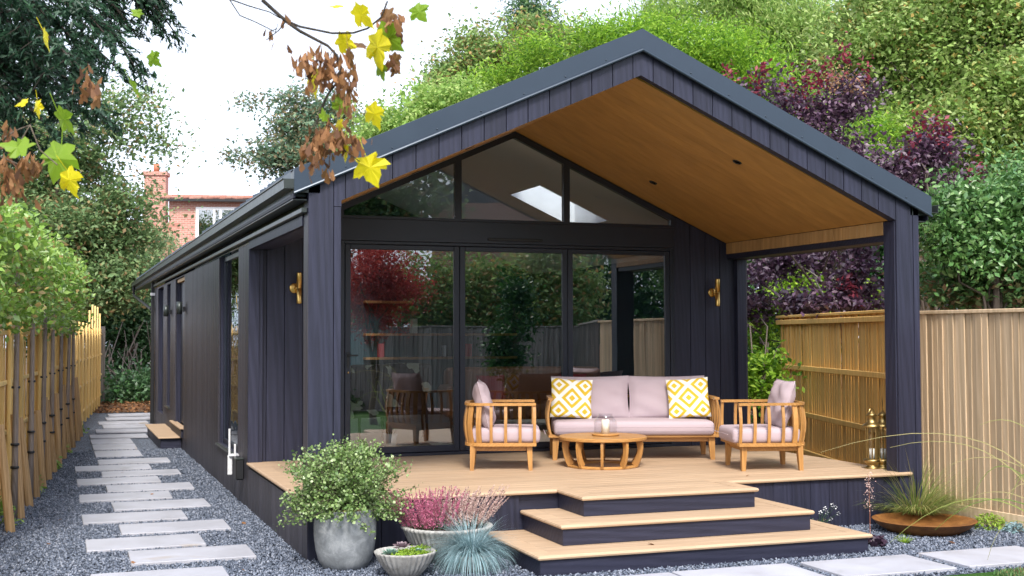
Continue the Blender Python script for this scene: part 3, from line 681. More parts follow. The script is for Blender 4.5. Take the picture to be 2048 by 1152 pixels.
box('interior_wall', M['teal'], G, .142, .16, 6.05, 10.3, .5, 2.94, 0); box('interior_wall', M['wallw'], G, .142, .16, 3.53, 4.15, .5, 2.94, 0); box('interior_wall', M['teal'], G, 5.98, 5.998, 3.53, 10.3, .5, 2.94, 0)

# glazed doors
FR0, FR1 = YB-.01, YB+.07
fm = box('door_frame', M['frame'], G, 1.0, 1.05, FR0, FR1, .5, 2.92, .004)
box('door_frame', M['frame'], G, 5.095, 5.145, FR0, FR1, .5, 2.92, .004)
box('door_frame', M['frame'], G, 1.05, 5.095, FR0, FR1, 2.885, 2.92, .004)
box('door_threshold', M['frame'], G, 1.05, 5.095, FR0-.02, FR1, .5, .535, .004)
box('lintel', M['frame'], G, 1.0, 5.145, FR0-.004, FR1, 2.923, 3.17, .003)
box('trickle_vent', M['black'], G, 2.73, 3.41, FR0-.022, FR0-.004, 2.955, 2.985, .004)
lv = [1.053, 2.392, 3.737, 5.092]
for i in range(3):
    a, b = lv[i]+.003, lv[i+1]-.003; y0, y1 = FR0+.006, FR1-.012; s_ = .064; mb = MB()
    mb.box(a, a+s_, y0, y1, .54, 2.88, .005); mb.box(b-s_, b, y0, y1, .54, 2.88, .005); mb.box(a+s_, b-s_, y0, y1, 2.825, 2.88, .005); mb.box(a+s_, b-s_, y0, y1, .54, .61, .005)
    d = mb.build('glazed_door', M['frame'], G)
    MB().box(a+s_-.005, b-s_+.005, y0+.02, y0+.026, .60, 2.83).build('pane', M['glass'], d)
    if i == 0:
        MB().box(a+.02, a+.045, y0-.012, y0+.001, 1.5, 1.68, .003).box(a+.025, a+.14, y0-.045, y0-.028, 1.63, 1.648, .004).box(a+.026, a+.04, y0-.03, y0-.01, 1.632, 1.646).build('handle', M['black'], d)
        MB().lathe([(0, 0), (.008, 0), (.008, .02), (0, .02)], 10).build('key_cylinder', M['brass'], d, True, (a+.032, y0-.03, 1.44))
# gable windows
ub = 3.172; sw = .066
def gz(x): return zs(x)-.004
def gable_win(x0, x1):
    poly = [(x0, ub), (x1, ub), (x1, gz(x1))] + ([(XM, gz(XM))] if x0 < XM < x1 else []) + [(x0, gz(x0))]
    mb = MB(); y0, y1 = FR0+.002, FR1-.01
    inner_top = lambda x: gz(x)-sw*1.09
    xi0, xi1 = x0+sw*.6, x1-sw*.6
    mb.box(xi0, xi1, y0, y1, ub, ub+.03)
    mb.prism([(x0, ub), (xi0, ub), (xi0, gz(xi0)), (x0, gz(x0))], y0, y1); mb.prism([(xi1, ub), (x1, ub), (x1, gz(x1)), (xi1, gz(xi1))], y0, y1)
    segs = [(xi0, XM), (XM, xi1)] if x0 < XM < x1 else [(xi0, xi1)]
    for a, b in segs: mb.prism([(a, max(inner_top(a), ub+.03)), (b, max(inner_top(b), ub+.03)), (b, gz(b)), (a, gz(a))], y0+.001, y1-.001)
    o = mb.build('gable_window', M['frame'], G)
    pg = [(xi0, ub+.02), (xi1, ub+.02), (xi1, gz(xi1)-.02)] + ([(XM, gz(XM)-.02)] if x0 < XM < x1 else []) + [(xi0, gz(xi0)-.02)]
    MB().prism(pg, FR0+.026, FR0+.032).build('pane', M['glassg'], o)
gable_win(1.0, 2.377); gable_win(2.377, 3.728); gable_win(3.728, 5.145)
# side windows and door
def side_win(y0, y1, z0, z1, glass=True):
    mb = MB(); f = .06; xa, xb_ = .06, .12
    mb.box(xa, xb_, y0, y0+f, z0, z1, .004); mb.box(xa, xb_, y1-f, y1, z0, z1, .004); mb.box(xa, xb_, y0+f, y1-f, z0, z0+f, .004); mb.box(xa, xb_, y0+f, y1-f, z1-f, z1, .004)
    o = mb.build('side_window', M['frame'], G)
    MB().box(xa+.02, xa+.026, y0+f-.005, y1-f+.005, z0+f-.005, z1-f+.005).build('pane', M['glasss'], o)
    MB().box(-.035, .058, y0-.03, y1+.03, z0-.028, z0-.003, .004).build('sill', M['gut'], o)
side_win(4.2, 6.0, .5, 2.86); side_win(13.2, 14.0, .56, 2.82)
dd = MB().box(.09, .13, 10.62, 12.18, .36, 2.82, .004).build('side_door', M['frame'], G)
MB().box(.05, .09, 10.75, 10.78, 1.3, 1.5, .004).build('handle', M['black'], dd)
dd = MB().box(.09, .13, 14.82, 16.18, .36, 2.80, .004).build('side_door', M['frame'], G)
box('door_reveal', M['soffitt'], G, .03, .09, 10.61, 12.19, 2.78, 2.838, .002)

# ------------------------------------------------------------------ deck and steps
D = thing('deck', 'raised pale timber deck of the porch with black skirting boards', 'deck', (0, 0, 0))
mb = MB(); y = .14
while y < 3.33:
    y1 = min(y+.138, 3.345); x0 = .14 if y < 3.3 else .14
    mb.box(.145, 5.85 if y < .2 else 6.0, y+.002, y1-.002, .472, .5, .003); y += .138
tag(mb.build('deck_boards', M['deck'], D), kind='stuff')
def bull(poly_dir, a, b, zt_, depth=.14, name='nosing_board', parent=D, mitre=(0, 0), mat=None):
    """rounded edge board: front edge from a to b (xy), body extends `depth` to the left of a->b"""
    a, b = np.array(a, float), np.array(b, float); d = (b-a)/np.linalg.norm(b-a); nrm = np.array([-d[1], d[0]])
    prof = [(depth, 0), (.016, 0), (.005, -.005), (0, -.018), (.005, -.031), (.016, -.036), (depth, -.036)]
    vs = []
    for e, mt in ((a, mitre[0]), (b, -mitre[1])):
        for (o, z) in prof: p = e+nrm*o+d*o*mt; vs.append((p[0], p[1], zt_+z))
    n = len(prof); fs = [[i, (i+1) % n, n+(i+1) % n, n+i] for i in range(n)] + [list(range(n))[::-1], list(range(n, 2*n))]
    return meshobj(name, vs, fs, mat or M['nose'], parent)
bull(0, (-.02, -.03), (2.21, -.03), .5005, .168, mitre=(1, 0)); bull(0, (3.92, -.03), (6.0, -.03), .5005, .168, mitre=(0, 0))
bull(0, (-.02, 3.35), (-.02, -.03), .5005, .168, mitre=(0, 1))
# skirt boards under the deck, front
sx = [.30]+[1.043-.2062*3, 1.043-.2062*2, 1.043-.2062]+[1.043+.2062*i for i in range(5)]
for a, b in zip(sx[:-1], sx[1:]): MB().box(a+.0025, b-.0025, .01, .032, -.03, .472).build('skirt_board', M['char'], D)
sx = [3.9]+[4.433+.2085*i for i in range(-1, 7)]
for a, b in zip(sx[:-1], sx[1:]): MB().box(a+.0025, b-.0025, .01, .032, -.03, .472).build('skirt_board', M['char'], D)
box('deck_frame', M['charh'], D, .03, 6.0, .036, 3.3, -.03, .468, 0)
S = thing('deck_steps', 'three wide timber steps with dark risers wrapping the front of the deck', 'steps', (0, 0, 0))
levels = [(2.212, 3.92, -.585, .5), (1.875, 4.26, -.938, .33), (1.54, 4.60, -1.29, .16)]
for k, (x0, x1, yf, z) in enumerate(levels):
    zb = levels[k+1][3] if k < 2 else -.03
    prev = levels[k-1] if k else None
    dpt = .36 if k else .14
    bull(0, (x0, yf), (x1, yf), z+.001, .15, 'tread', S, (1, 1)); 
    bull(0, (x0, -.03 if k == 0 else .008), (x0, yf), z+.001, .15, 'tread', S, (0, 1)); bull(0, (x1, yf), (x1, -.03 if k == 0 else .008), z+.001, .15, 'tread', S, (1, 0))
    # inner boards
    bull_in = MB(); i = 0; yy = yf+.153
    if k == 0:
        while yy < -.04: bull_in.box(x0+.153, x1-.153, yy, min(yy+.136, -.032), z-.027, z, .003); yy += .14
        bull_in.box(x0+.153, x1-.153, -.028, .138, z-.027, z, .003)
        MB().box(x0, x0+.15, -.026, .138, z-.027, z, .003).build('tread', M['nose'], S); MB().box(x1-.15, x1, -.026, .138, z-.027, z, .003).build('tread', M['nose'], S)
    else:
        bull_in.box(x0+.153, x1-.153, yf+.153, yf+.30, z-.027, z, .003); yy = yf+.304
        bull_in.box(x0+.153, x0+.40, yf+.404, .005, z-.027, z, .003); bull_in.box(x1-.40, x1-.153, yf+.404, .005, z-.027, z, .003)
        bull_in.box(x0+.153, x1-.153, yf+.303, yf+.40, z-.027, z, .003)
    bull_in.build('tread', M['deck'], S)
    i = .028
    for (a, b, c, d_) in ((x0+i, x1-i, yf+i, yf+i+.02), (x0+i, x0+i+.02, yf+i+.02, .008), (x1-i-.02, x1-i, yf+i+.02, .008)):
        MB().box(a, b, c, d_, zb+.002, z-.036, .002).build('riser', M['charh'], S)
    MB().box(x0+.06, x1-.06, yf+.06, .0, -.03, z-.029).build('step_frame', M['charh'], S)

# ------------------------------------------------------------------ side step, wall fittings
ss = thing('side_step', 'low timber step box beneath the side door of the garden room', 'step', (0, 0, 0))
box('plinth', M['charh'], ss, -.33, -.002, 10.95, 14.1, -.03, .17); 
MB().box(-.37, -.003, 10.9, 14.14, .172, .20, .008).build('tread', M['nose'], ss)
MB().box(-.06, .055, 10.62, 12.6, .335, .365, .008).build('tread', M['nose'], ss); MB().box(-.03, -.004, 10.66, 12.55, .20, .333).build('riser', M['charh'], ss)
def sconce(x, y, z, label, s=1.):
    t = thing('wall_light', label, 'wall lamp', (x, y, z), group='brass wall lights on the porch wall')
    MB().lathe([(0, 0), (.055, 0), (.055, .014), (.045, .02), (0, .02)], 28).build('mounting_disc', M['brass'], t, True).matrix_local = Matrix.Translation((-.03, 0, 0)) @ Matrix.Rotation(R(90), 4, 'X')
    MB().tube([(-.03, -.015, 0), (-.0, -.05, 0)], .012, 8).build('arm', M['brass'], t, True)
    MB().lathe([(.018, -.17), (.028, -.17), (.0295, -.16), (.0295, -.004), (.027, -.003), (.027, .003), (.0295, .004), (.0295, .16), (.028, .17), (.018, .17)], 20).build('lamp_tube', M['brass'], t, True, (.012, -.07, 0))
    return t
sconce(5.70, 3.36, 2.38, 'tubular brass wall light on the black boards right of the glazing')
sconce(.52, 3.36, 2.38, 'tubular brass wall light seen through the side opening behind the left post')
for i, (yy, lb) in enumerate(((10.45, 'grey cylinder lamp on the side wall just before the side door'), (13.05, 'grey cylinder lamp on the side wall beyond the side door'))):
    t = thing('outdoor_lamp', lb, 'wall lamp', (0, yy, 2.29), group='grey lamps on the side wall')
    MB().box(-.04, -.001, -.03, .03, -.04, .04, .005).build('bracket', M['black'], t); MB().lathe([(.02, -.1), (.045, -.1), (.045, .1), (.02, .1)], 14).build('shade', M['gut'], t, True, (-.09, 0, .02))
t = thing('socket_box', 'black outdoor socket box on the wall beneath the side opening', 'socket', (-.002, 3.72, .40))
MB().box(-.09, 0, -.09, .09, -.12, .10, .012).build('casing', M['black'], t); MB().box(-.094, 0, -.094, .094, .10, .115, .006).build('hood', M['gut'], t)
t = thing('wifi_antenna', 'white upright aerial with bracket on the side wall by the window sill', 'aerial', (-.002, 4.05, .45))
MB().tube([(-.10, .05, -.12), (-.10, .05, .36)], .012, 8).build('mast', M['white'], t); MB().box(-.11, 0, -.01, .10, .05, .075, .006).build('bracket', M['white'], t); MB().box(-.12, -.07, .02, .08, -.16, .06, .008).build('housing', M['white'], t)
MB().box(-.07, -.05, -.12, -.09, .06, .2, .003).build('stub', M['white'], t)

# ------------------------------------------------------------------ furniture
def rounded_box(name, mat, parent, sx_, sy_, sz_, r=.05, loc=(0, 0, 0), bulge=.01, seg=3):
    bm = bmesh.new(); bmesh.ops.create_cube(bm, size=1)
    for v in bm.verts: v.co = Vector((v.co.x*sx_, v.co.y*sy_, v.co.z*sz_))
    bmesh.ops.bevel(bm, geom=bm.edges[:], offset=r, segments=seg, profile=.6, affect='EDGES')
    bmesh.ops.subdivide_edges(bm, edges=[e for e in bm.edges if e.calc_length() > .2], cuts=5, use_grid_fill=True)
    for v in bm.verts:
        fx, fy = 1-(2*v.co.x/sx_)**2, 1-(2*v.co.y/sy_)**2; k = max(0, fx)*max(0, fy)
        if v.co.z > 0: v.co.z += bulge*k+random.uniform(-.001, .001)
        v.co.x += math.copysign(.006, v.co.x)*max(0, fy)*(1-(2*v.co.z/sz_)**2 if abs(2*v.co.z/sz_) < 1 else 0)
    me = bpy.data.meshes.new(name); bm.to_mesh(me); bm.free(); me.polygons.foreach_set('use_smooth', [True]*len(me.polygons)); me.materials.append(mat)
    o = bpy.data.objects.new(name, me); col.objects.link(o); o.parent = parent; o.location = loc; return o
def pillow(name, mat, parent, w_, h_, th, mat4, n=20, ear=.06, seed=0):
    """soft cushion in its own xz plane, pinched to a seam with pointed corners"""
    rs = np.random.default_rng(seed); vs = []; uvs = []; ph = rs.uniform(0, 6, 6)
    for side in (1, -1):
        for i in range(n+1):
            for j in range(n+1):
                a, b = 2*i/n-1, 2*j/n-1
                t = ((1-abs(a)**2.6)*(1-abs(b)**2.6))**.45
                pin_x = 1-.055*(1-b*b)*abs(a)**3*1; pin_z = 1-.055*(1-a*a)*abs(b)**3
                wr = .012*math.sin(6*a+ph[0]+3*b)*math.sin(5*b+ph[1])*t+.006*math.sin(13*a*b+ph[2])*t
                vs.append((a*w_/2*pin_x*(1+ear*0), side*(th/2*t)+wr*side, b*h_/2*pin_z-.012*(1-b)*t)); uvs.append((i/n, j/n))
    N1 = (n+1)**2; fs = []
    idx = lambda s, i, j: s*N1+i*(n+1)+j
    for i in range(n):
        for j in range(n):
            fs.append([idx(0, i, j), idx(0, i, j+1), idx(0, i+1, j+1), idx(0, i+1, j)]); fs.append([idx(1, i, j), idx(1, i+1, j), idx(1, i+1, j+1), idx(1, i, j+1)])
    me = bpy.data.meshes.new(name); me.from_pydata(vs, [], fs); uv = me.uv_layers.new(name='UVMap')
    for p in me.polygons:
        for li in p.loop_indices: uv.data[li].uv = uvs[me.loops[li].vertex_index]
    me.polygons.foreach_set('use_smooth', [True]*len(me.polygons)); me.materials.append(mat)
    o = bpy.data.objects.new(name, me); col.objects.link(o); o.parent = parent; o.matrix_local = mat4; return o
def piping(parent, w_, h_, mat4, r=.005):
    n = 24; pts = []
    for k in range(4):
        for i in range(n//4*1):
            t = -1+2*i/(n//4)
            a, b = [(t, -1), (1, t), (-t, 1), (-1, -t)][k]
            pts.append((a*w_/2*(1-.055*(1-b*b)*abs(a)**3), 0, b*h_/2*(1-.055*(1-a*a)*abs(b)**3)))
    pts.append(pts[0]); o = MB().tube(pts, r, 5, False).build('piping', M['fabric'], parent, True); return o
def seatset(name, label, cat, loc, rz, Wd, ncush, slx, group=None, seed=0):
    """slatted teak lounge seat; front towards local -y"""
    t = thing(name, label, cat, loc, rz, group); hw, hd = Wd/2, .365; zb, ztop = .245, .665
    # legs
    for sx_ in (-1, 1):
        for sy_ in (-1, 1):
            x, y = sx_*(hw-.085), sy_*.285-.01; w0, w1 = .024, .036; vs = []
            for z, q in ((0, w0), (zb, w1)):
                ox = -sx_*.0 if z else sx_*.012
                for a, b in ((-1, -1), (1, -1), (1, 1), (-1, 1)): vs.append((x+ox+a*q, y+b*q*.8+(sy_*.01 if z == 0 else 0), z))
            meshobj('leg', vs, [[3, 2, 1, 0], [4, 5, 6, 7]]+[[i, (i+1) % 4, 4+(i+1) % 4, 4+i] for i in range(4)], M['teak'], t)
    MB().box(-hw+.12, hw-.12, -.30, -.275, .195, .244, .003).box(-hw+.12, hw-.12, .255, .28, .195, .244, .003).box(-hw+.075, -hw+.10, -.26, .25, .195, .244, .003).box(hw-.10, hw-.075, -.26, .25, .195, .244, .003).build('apron', M['teakx'], t)
    # U-shaped rails with rounded rear corners
    def upath(o, z, yfront=-.36):
        r_ = .17; pts = [(-hw+o, yfront, z)]; 
        for k in range(7): a = math.pi-k*math.pi/12; pts.append((-hw+o+r_+r_*math.cos(a), hd-o-r_+r_*math.sin(a), z))
        pts2 = [(-x, y, z_) for x, y, z_ in pts[::-1]]; return pts+pts2
    base = MB().strip(upath(.03, .262), (0, 0, 1), .032, .05)
    base.box(-hw+.05, hw-.05, -.365, -.325, .246, .278, .003); base.build('base_rail', M['teakx'], t)
    MB().strip(upath(.028, ztop), (0, 0, 1), .026, .052).build('top_rail', M['teakx'], t)
    MB().box(-hw+.05, hw-.05, -.33, .31, .25, .266, .0).build('seat_platform', M['teakx'], t)
    # bowed slats
    def slat(x, y, ox, oy, wdir, wd):
        p = []
        for k in range(7):
            s_ = k/6; bow = .030*math.sin(math.pi*s_); p.append((x+ox*bow, y+oy*bow, .275+(ztop-.285)*s_))
        MB().strip(p, wdir, wd, .02).build('slat', M['teak'], t)
    for sx_ in (-1, 1):
        for y in (-.345, -.20, -.055, .09): slat(sx_*(hw-.03), y, sx_, 0, (0, 1, 0), .03)
        for k in range(3):
            a = math.pi/2*(k+.5)/3; c0 = (hw-.03-.17)*sx_; slat(c0+sx_*.17*math.cos(a), hd-.2+.17*math.sin(a), sx_*math.cos(a), math.sin(a), (-sx_*math.sin(a), math.cos(a), 0), .052)
    k = max(3, int((Wd-.4)/.14))
    for i in range(k): slat(-hw+.2+(Wd-.4)*(i+.5)/k, hd-.03, 0, 1, (1, 0, 0), .03)
    # cushions
    sw_ = Wd-.125
    sc = rounded_box('seat_cushion', M['fabric'], t, sw_, .70, .15, .052, (0, -.055, .345), .018)
    MB().tube([(-sw_/2+.03, -.40, .018), (sw_/2-.03, -.40, .018)], .004, 5).build('piping', M['fabric'], sc); 
    cw = (sw_-.02)/ncush
    for i in range(ncush):
        x = -sw_/2+.01+cw*(i+.5); tilt = R(-14)
        m4 = Matrix.Translation((x, .17, .415+.235)) @ Matrix.Rotation(tilt, 4, 'X') @ Matrix.Rotation(random.uniform(-.02, .02), 4, 'Y')
        pc = pillow('back_cushion', M['fabric'], t, cw+.015, .50, .17, m4, 18, seed=seed+i); piping(pc, cw+.015, .50, None)
    return t
ZD = .5
sofa = seatset('sofa', 'two-seat slatted teak sofa with mauve cushions against the glass doors', 'sofa', (4.07, 2.36, ZD), R(-19), 1.87, 2, 0, seed=3)
seatset('armchair', 'teak armchair with mauve cushions left of the round table, facing right', 'armchair', (2.36, 1.88, ZD), R(-20+90), .74, 1, 0, 'teak armchairs', seed=9)
seatset('armchair', 'teak armchair with mauve cushions by the right porch post, facing left', 'armchair', (4.87, .87, ZD), R(-15-90), .74, 1, 0, 'teak armchairs', seed=14)
for nm, lx, lb, tl, sd_ in (('l', -.66, 'yellow and white diamond cushion at the left end of the sofa', .05, 21), ('r', .645, 'yellow and white diamond cushion at the right end of the sofa', -.04, 22)):
    base = Matrix.Translation((4.07, 2.36, ZD)) @ Matrix.Rotation(R(-19), 4, 'Z')
    t = bpy.data.objects.new('cushion', None)
    bpy.data.objects.remove(t)
    o = pillow('cushion', M['pillow'], None, .47, .455, .13, base @ Matrix.Translation((lx, -.03, .44+.215)) @ Matrix.Rotation(R(-17), 4, 'X') @ Matrix.Rotation(tl, 4, 'Y') @ Matrix.Rotation(R(4 if lx < 0 else -6), 4, 'Z'), 20, seed=sd_)
    tag(o, lb, 'cushion', 'yellow patterned cushions')
# coffee table
T = thing('coffee_table', 'round slatted teak coffee table with curved legs in front of the sofa', 'table', (3.38, 1.58, ZD), R(-20))
th_ = .315; rt = .455
mb = MB(); k = 11; stp = 2*(rt-.05)/k
for i in range(k):
    a, b = -(rt-.05)+i*stp+.002, -(rt-.05)+(i+1)*stp-.002; ya = math.sqrt(max(0, (rt-.05)**2-a*a)); yb_ = math.sqrt(max(0, (rt-.05)**2-b*b)); 
    ym = math.sqrt(max(0, (rt-.05)**2-((a+b)/2)**2))
    o = MB().prism([(-ya, a), (-ym, (a+b)/2), (-yb_, b), (yb_, b), (ym, (a+b)/2), (ya, a)], th_-.022, th_, 'xy').build('table_slat', M['teakx'], T)
ring = lambda r0, r1, z0, z1: [(r0, z0), (r1, z0), (r1, z1-.006), (r1-.006, z1), (r0, z1), (r0, z0)]
def ringmesh(r0, r1, z0, z1, nm, n=48):
    pr_ = [(r0, z0), (r1-.005, z0), (r1, z0+.006), (r1, z1-.008), (r1-.008, z1), (r0, z1)]; vs = []; m = len(pr_)
    for j in range(n):
        t_ = 2*math.pi*j/n
        for r_, z in pr_: vs.append((r_*math.cos(t_), r_*math.sin(t_), z))
    fs = [[j*m+i, ((j+1) % n)*m+i, ((j+1) % n)*m+(i+1) % m, j*m+(i+1) % m] for j in range(n) for i in range(m)]
    return meshobj(nm, vs, fs, M['teakx'], T)
ringmesh(rt-.048, rt, th_-.034, th_+.001, 'rim'); ringmesh(.315, .365, 0, .026, 'base_ring')
for j in range(10):
    a = 2*math.pi*(j+.35)/10; ca, sa = math.cos(a), math.sin(a); p = []
    for q in range(8):
        s_ = q/7; r_ = .345+(rt-.06-.345)*math.sin(s_*math.pi/2)**.9+.02*math.sin(math.pi*s_); p.append((r_*ca, r_*sa, .024+(th_-.056)*s_))
    MB().strip(p, (ca, sa, 0), [.05+.02*abs(1-2*s/7) for s in range(8)], .028).build('leg', M['teak'], T)
lan = thing('candle_jar', 'glass jar lantern with white candle on a wooden tray on the coffee table', 'lantern', (3.42, 1.60, ZD+th_+.002))
MB().lathe([(.0, 0), (.135, 0), (.142, .006), (.142, .016), (.136, .02), (0, .018)], 36).build('tray', M['teakx'], lan, True)
jr = MB().lathe([(.115, .02), (.12, .04), (.12, .13), (.11, .16), (.085, .19), (.075, .205), (.075, .225)], 32); jr.f = [f for f in jr.f if len(f) == 4]
jr.build('jar', M['jar'], lan, True); MB().lathe([(0, .02), (.042, .02), (.042, .155), (.036, .165), (0, .158)], 24).build('candle', M['candle'], lan, True)
MB().tube([(0, 0, .157), (.002, 0, .175)], .002, 5).build('wick', M['black'], lan)

# brass lanterns by the right post
def lantern(x, y, label, rz):
    t = thing('floor_lantern', label, 'lantern', (x, y, ZD), rz, 'tall brass lanterns beside the right post')
    MB().lathe([(0, 0), (.075, 0), (.08, .01), (.06, .02), (.05, .035), (.06, .05), (.085, .07), (.088, .085), (.07, .10), (0, .10)], 20).build('base', M['brassd'], t, True)
    MB().lathe([(.095, .42), (.1, .43), (.07, .455), (.045, .47), (.04, .53), (.055, .535), (.04, .555), (.015, .57), (.012, .585), (0, .585)], 20).build('top', M['brassd'], t, True)
    g = MB().lathe([(.046, .10), (.054, .42)], 8); g.f = [f for f in g.f if len(f) == 4]; g.build('glass_body', M['jar'], t)
    mb = MB()
    for j in range(8): a = 2*math.pi*j/8; mb.tube([(.05*math.cos(a), .05*math.sin(a), .10), (.058*math.cos(a), .058*math.sin(a), .42)], .007, 5)
    mb.build('struts', M['brassd'], t)
    MB().lathe([(0, .1), (.028, .1), (.028, .2), (0, .2)], 12).build('candle', M['candle'], t, True)
    MB().tube([(.04*math.cos(a_), 0, .56+.05*math.sin(a_)) for a_ in np.linspace(.2, math.pi-.2, 8)], .003, 4).build('handle', M['brassd'], t)
lantern(5.84, .40, 'left of two tall brass lanterns standing at the right end of the deck', .2)
lantern(5.955, .37, 'brass lantern half hidden behind the right porch post', .9)

# ------------------------------------------------------------------ pots and plants at the steps
def leaf_cluster(name, C, size, mat, parent, shape='oval', up=.3, dirs=None, jit=.5):
    V, Fc = place_leaves(C, size, shape, up, dirs, jit); return bulk(name, V, Fc, mat, parent)
P1 = thing('tall_planter', 'tall rounded grey stone planter at the foot of the left post', 'pot', (.245, -.36, -.01))
P1.location = (.245, -.33, -.005)
MB().lathe([(0, 0), (.155, 0), (.18, .015), (.213, .07), (.235, .15), (.249, .26), (.251, .36), (.243, .44), (.236, .475), (.222, .478), (.215, .465), (.205, .40), (0, .39)], 48).build('pot_body', M['poly'], P1, True)
pt = thing('pittosporum_shrub', 'bushy variegated green shrub growing in the tall grey planter', 'shrub', (.245, -.33, .385))
MB().lathe([(0, .0), (.15, .0), (.17, .09), (.16, .095), (.15, .05), (0, .045)], 28).build('nursery_pot', M['terra'], pt, True)
mb = MB(); C = []; Dd = []
for j in range(360):
    a = rng.uniform(0, 2*math.pi); el = rng.uniform(-.05, 1.5); ln = (.38+.16*rng.random())*(1.22 if el > .6 else .92)
    d = np.array([math.cos(a)*math.cos(el)*1.0, math.sin(a)*math.cos(el)*.8, math.sin(el)*.85]); p0 = np.array([0, 0, .06])+d*.04
    d2 = d.copy(); d2[2] += .15; e = p0+d*ln; e[2] += -.02*(1-math.sin(max(el, 0))); m_ = (p0+e)/2+np.array([0, 0, .05])+rng.normal(size=3)*.015
    mb.tube([p0, m_, e], [.004, .003, .0012], 4, False)
    for q in range(40):
        t_ = rng.uniform(.28, 1.04); c = (1-t_)**2*p0+2*t_*(1-t_)*m_+t_*t_*e; C.append(c+rng.normal(size=3)*.022); Dd.append(d)
for (a, el, ln) in ((.1, .25, .66), (.25, .45, .62), (3.3, -.12, .58), (3.0, .0, .5), (-.2, -.1, .5), (-1.2, -.3, .42)):
    d = np.array([math.cos(a)*math.cos(el), math.sin(a)*math.cos(el), math.sin(el)]); p0 = np.array([0, 0, .06]); e = p0+d*ln
    mb.tube([p0, (p0+e)/2+np.array([0, 0, .03]), e], [.004, .003, .0012], 4, False)
    for q in range(50): t_ = rng.uniform(.4, 1.02); C.append(p0+(e-p0)*t_+rng.normal(size=3)*.02); Dd.append(d)
mb.build('stems', M['bark'], pt); leaf_cluster('foliage', np.array(C), .024, L['pitto'], pt, 'round', .2, np.array(Dd), .7)
# succulent bowl
P2 = thing('ribbed_bowl', 'small ribbed pale bowl of succulents in front of the heather', 'pot', (.60, -.86, -.005))
MB().lathe([(0, 0), (.09, 0), (.12, .02), (.165, .07), (.205, .13), (.232, .185), (.238, .20), (.228, .203), (.215, .175), (0, .17)], 270, 30, .02).build('pot_body', M['flute'], P2, True)
MB().lathe([(0, .188), (.12, .186), (.205, .172)], 24).build('soil', M['soil'], P2, True)
def rosette(name, lab, loc, r_, mat, k=26, flat=.5):
    t = thing(name, lab, 'succulent', loc); V = []; Fs = []
    for i in range(k):
        a = i*2.399; s_ = (i+1)/k; rr = r_*s_; el = (1-s_)*1.3+.15
        d = np.array([math.cos(a)*math.cos(el), math.sin(a)*math.cos(el), math.sin(el)]); sd_ = np.array([-math.sin(a), math.cos(a), 0]); ln = r_*(.35+.65*s_); wd = ln*.34; up_ = np.cross(sd_, d)*-1
        b = len(V); V += [d*ln*.1, d*ln*.62+sd_*wd, d*ln, d*ln*.62-sd_*wd, d*ln*.55-up_*ln*.1]
        Fs += [(b, b+1, b+4), (b+1, b+2, b+4), (b+2, b+3, b+4), (b+3, b, b+4)]
    bulk('leaves', np.array(V), np.array(Fs), mat, t); return t
rosette('succulent', 'blue green rosette succulent at the left of the ribbed bowl', (.475, -.90, .185), .085, L['succ'])
rosette('succulent', 'purple pink rosette succulent at the back of the ribbed bowl', (.60, -.76, .205), .09, L['succp'])
rosette('succulent', 'pale rosette succulent at the right of the ribbed bowl', (.70, -.87, .185), .055, L['succ'])
t = thing('sedum', 'low lime green sedum spilling over the soil of the ribbed bowl', 'succulent', (.60, -.88, .18))
Cc = np.concatenate([rng.normal(size=(260, 3))*np.array([.04, .025, .008])+np.array(c) for c in ((-.06, -.10, .01), (.1, -.09, .012), (.13, .07, .025), (0, 0, .015))]); leaf_cluster('leaves', Cc, .014, L['euon'], t, 'round', .4)
# heather bowl
P3 = thing('wide_bowl', 'wide ribbed grey bowl behind, holding the pink heathers', 'pot', (1.08, -.40, -.005))
MB().lathe([(0, 0), (.13, 0), (.18, .03), (.26, .11), (.325, .20), (.36, .28), (.375, .295), (.37, .312), (.345, .312), (.325, .28), (0, .26)], 384, 48, .012).build('pot_body', M['flute'], P3, True)
MB().lathe([(0, .283), (.2, .283), (.325, .279)], 28).build('soil', M['soil'], P3, True)
def heather(label, cx, cy, mat, n, spread, lean):
    t = thing('heather', label, 'heather', (cx, cy, .275)); C = []; Dd = []; mb = MB()
    for j in range(n):
        a = rng.uniform(0, 2*math.pi); r_ = spread*math.sqrt(rng.random()); b = np.array([r_*math.cos(a), r_*math.sin(a)*.8, 0]); h = rng.uniform(.17, .30)
        e = b+np.array([b[0]*1.15+lean+rng.normal()*.02, b[1]*.5-.01, h*1.15]); 
        if j % 3 == 0: mb.tube([b, e], [.002, .001], 3, False)
        d = (e-b)/np.linalg.norm(e-b)
        for q in range(70): s_ = rng.uniform(.12, 1); C.append(b+(e-b)*s_+rng.normal(size=3)*.008*(1.12-s_)); Dd.append(d)
    mb.build('stems', M['bark'], t); leaf_cluster('flower_spikes', np.array(C), .015, mat, t, 'oval', .0, np.array(Dd), .5)
    leaf_cluster('foliage', rng.normal(size=(900, 3))*np.array([spread*.5, spread*.4, .03])+np.array([0, 0, .05]), .02, L['dark'], t, 'narrow')
heather('deep pink heather filling the left of the wide bowl', .93, -.40, L['heath'], 150, .18, -.02)
heather('pale dusty pink heather filling the right of the wide bowl', 1.21, -.38, L['heathp'], 140, .17, .06)
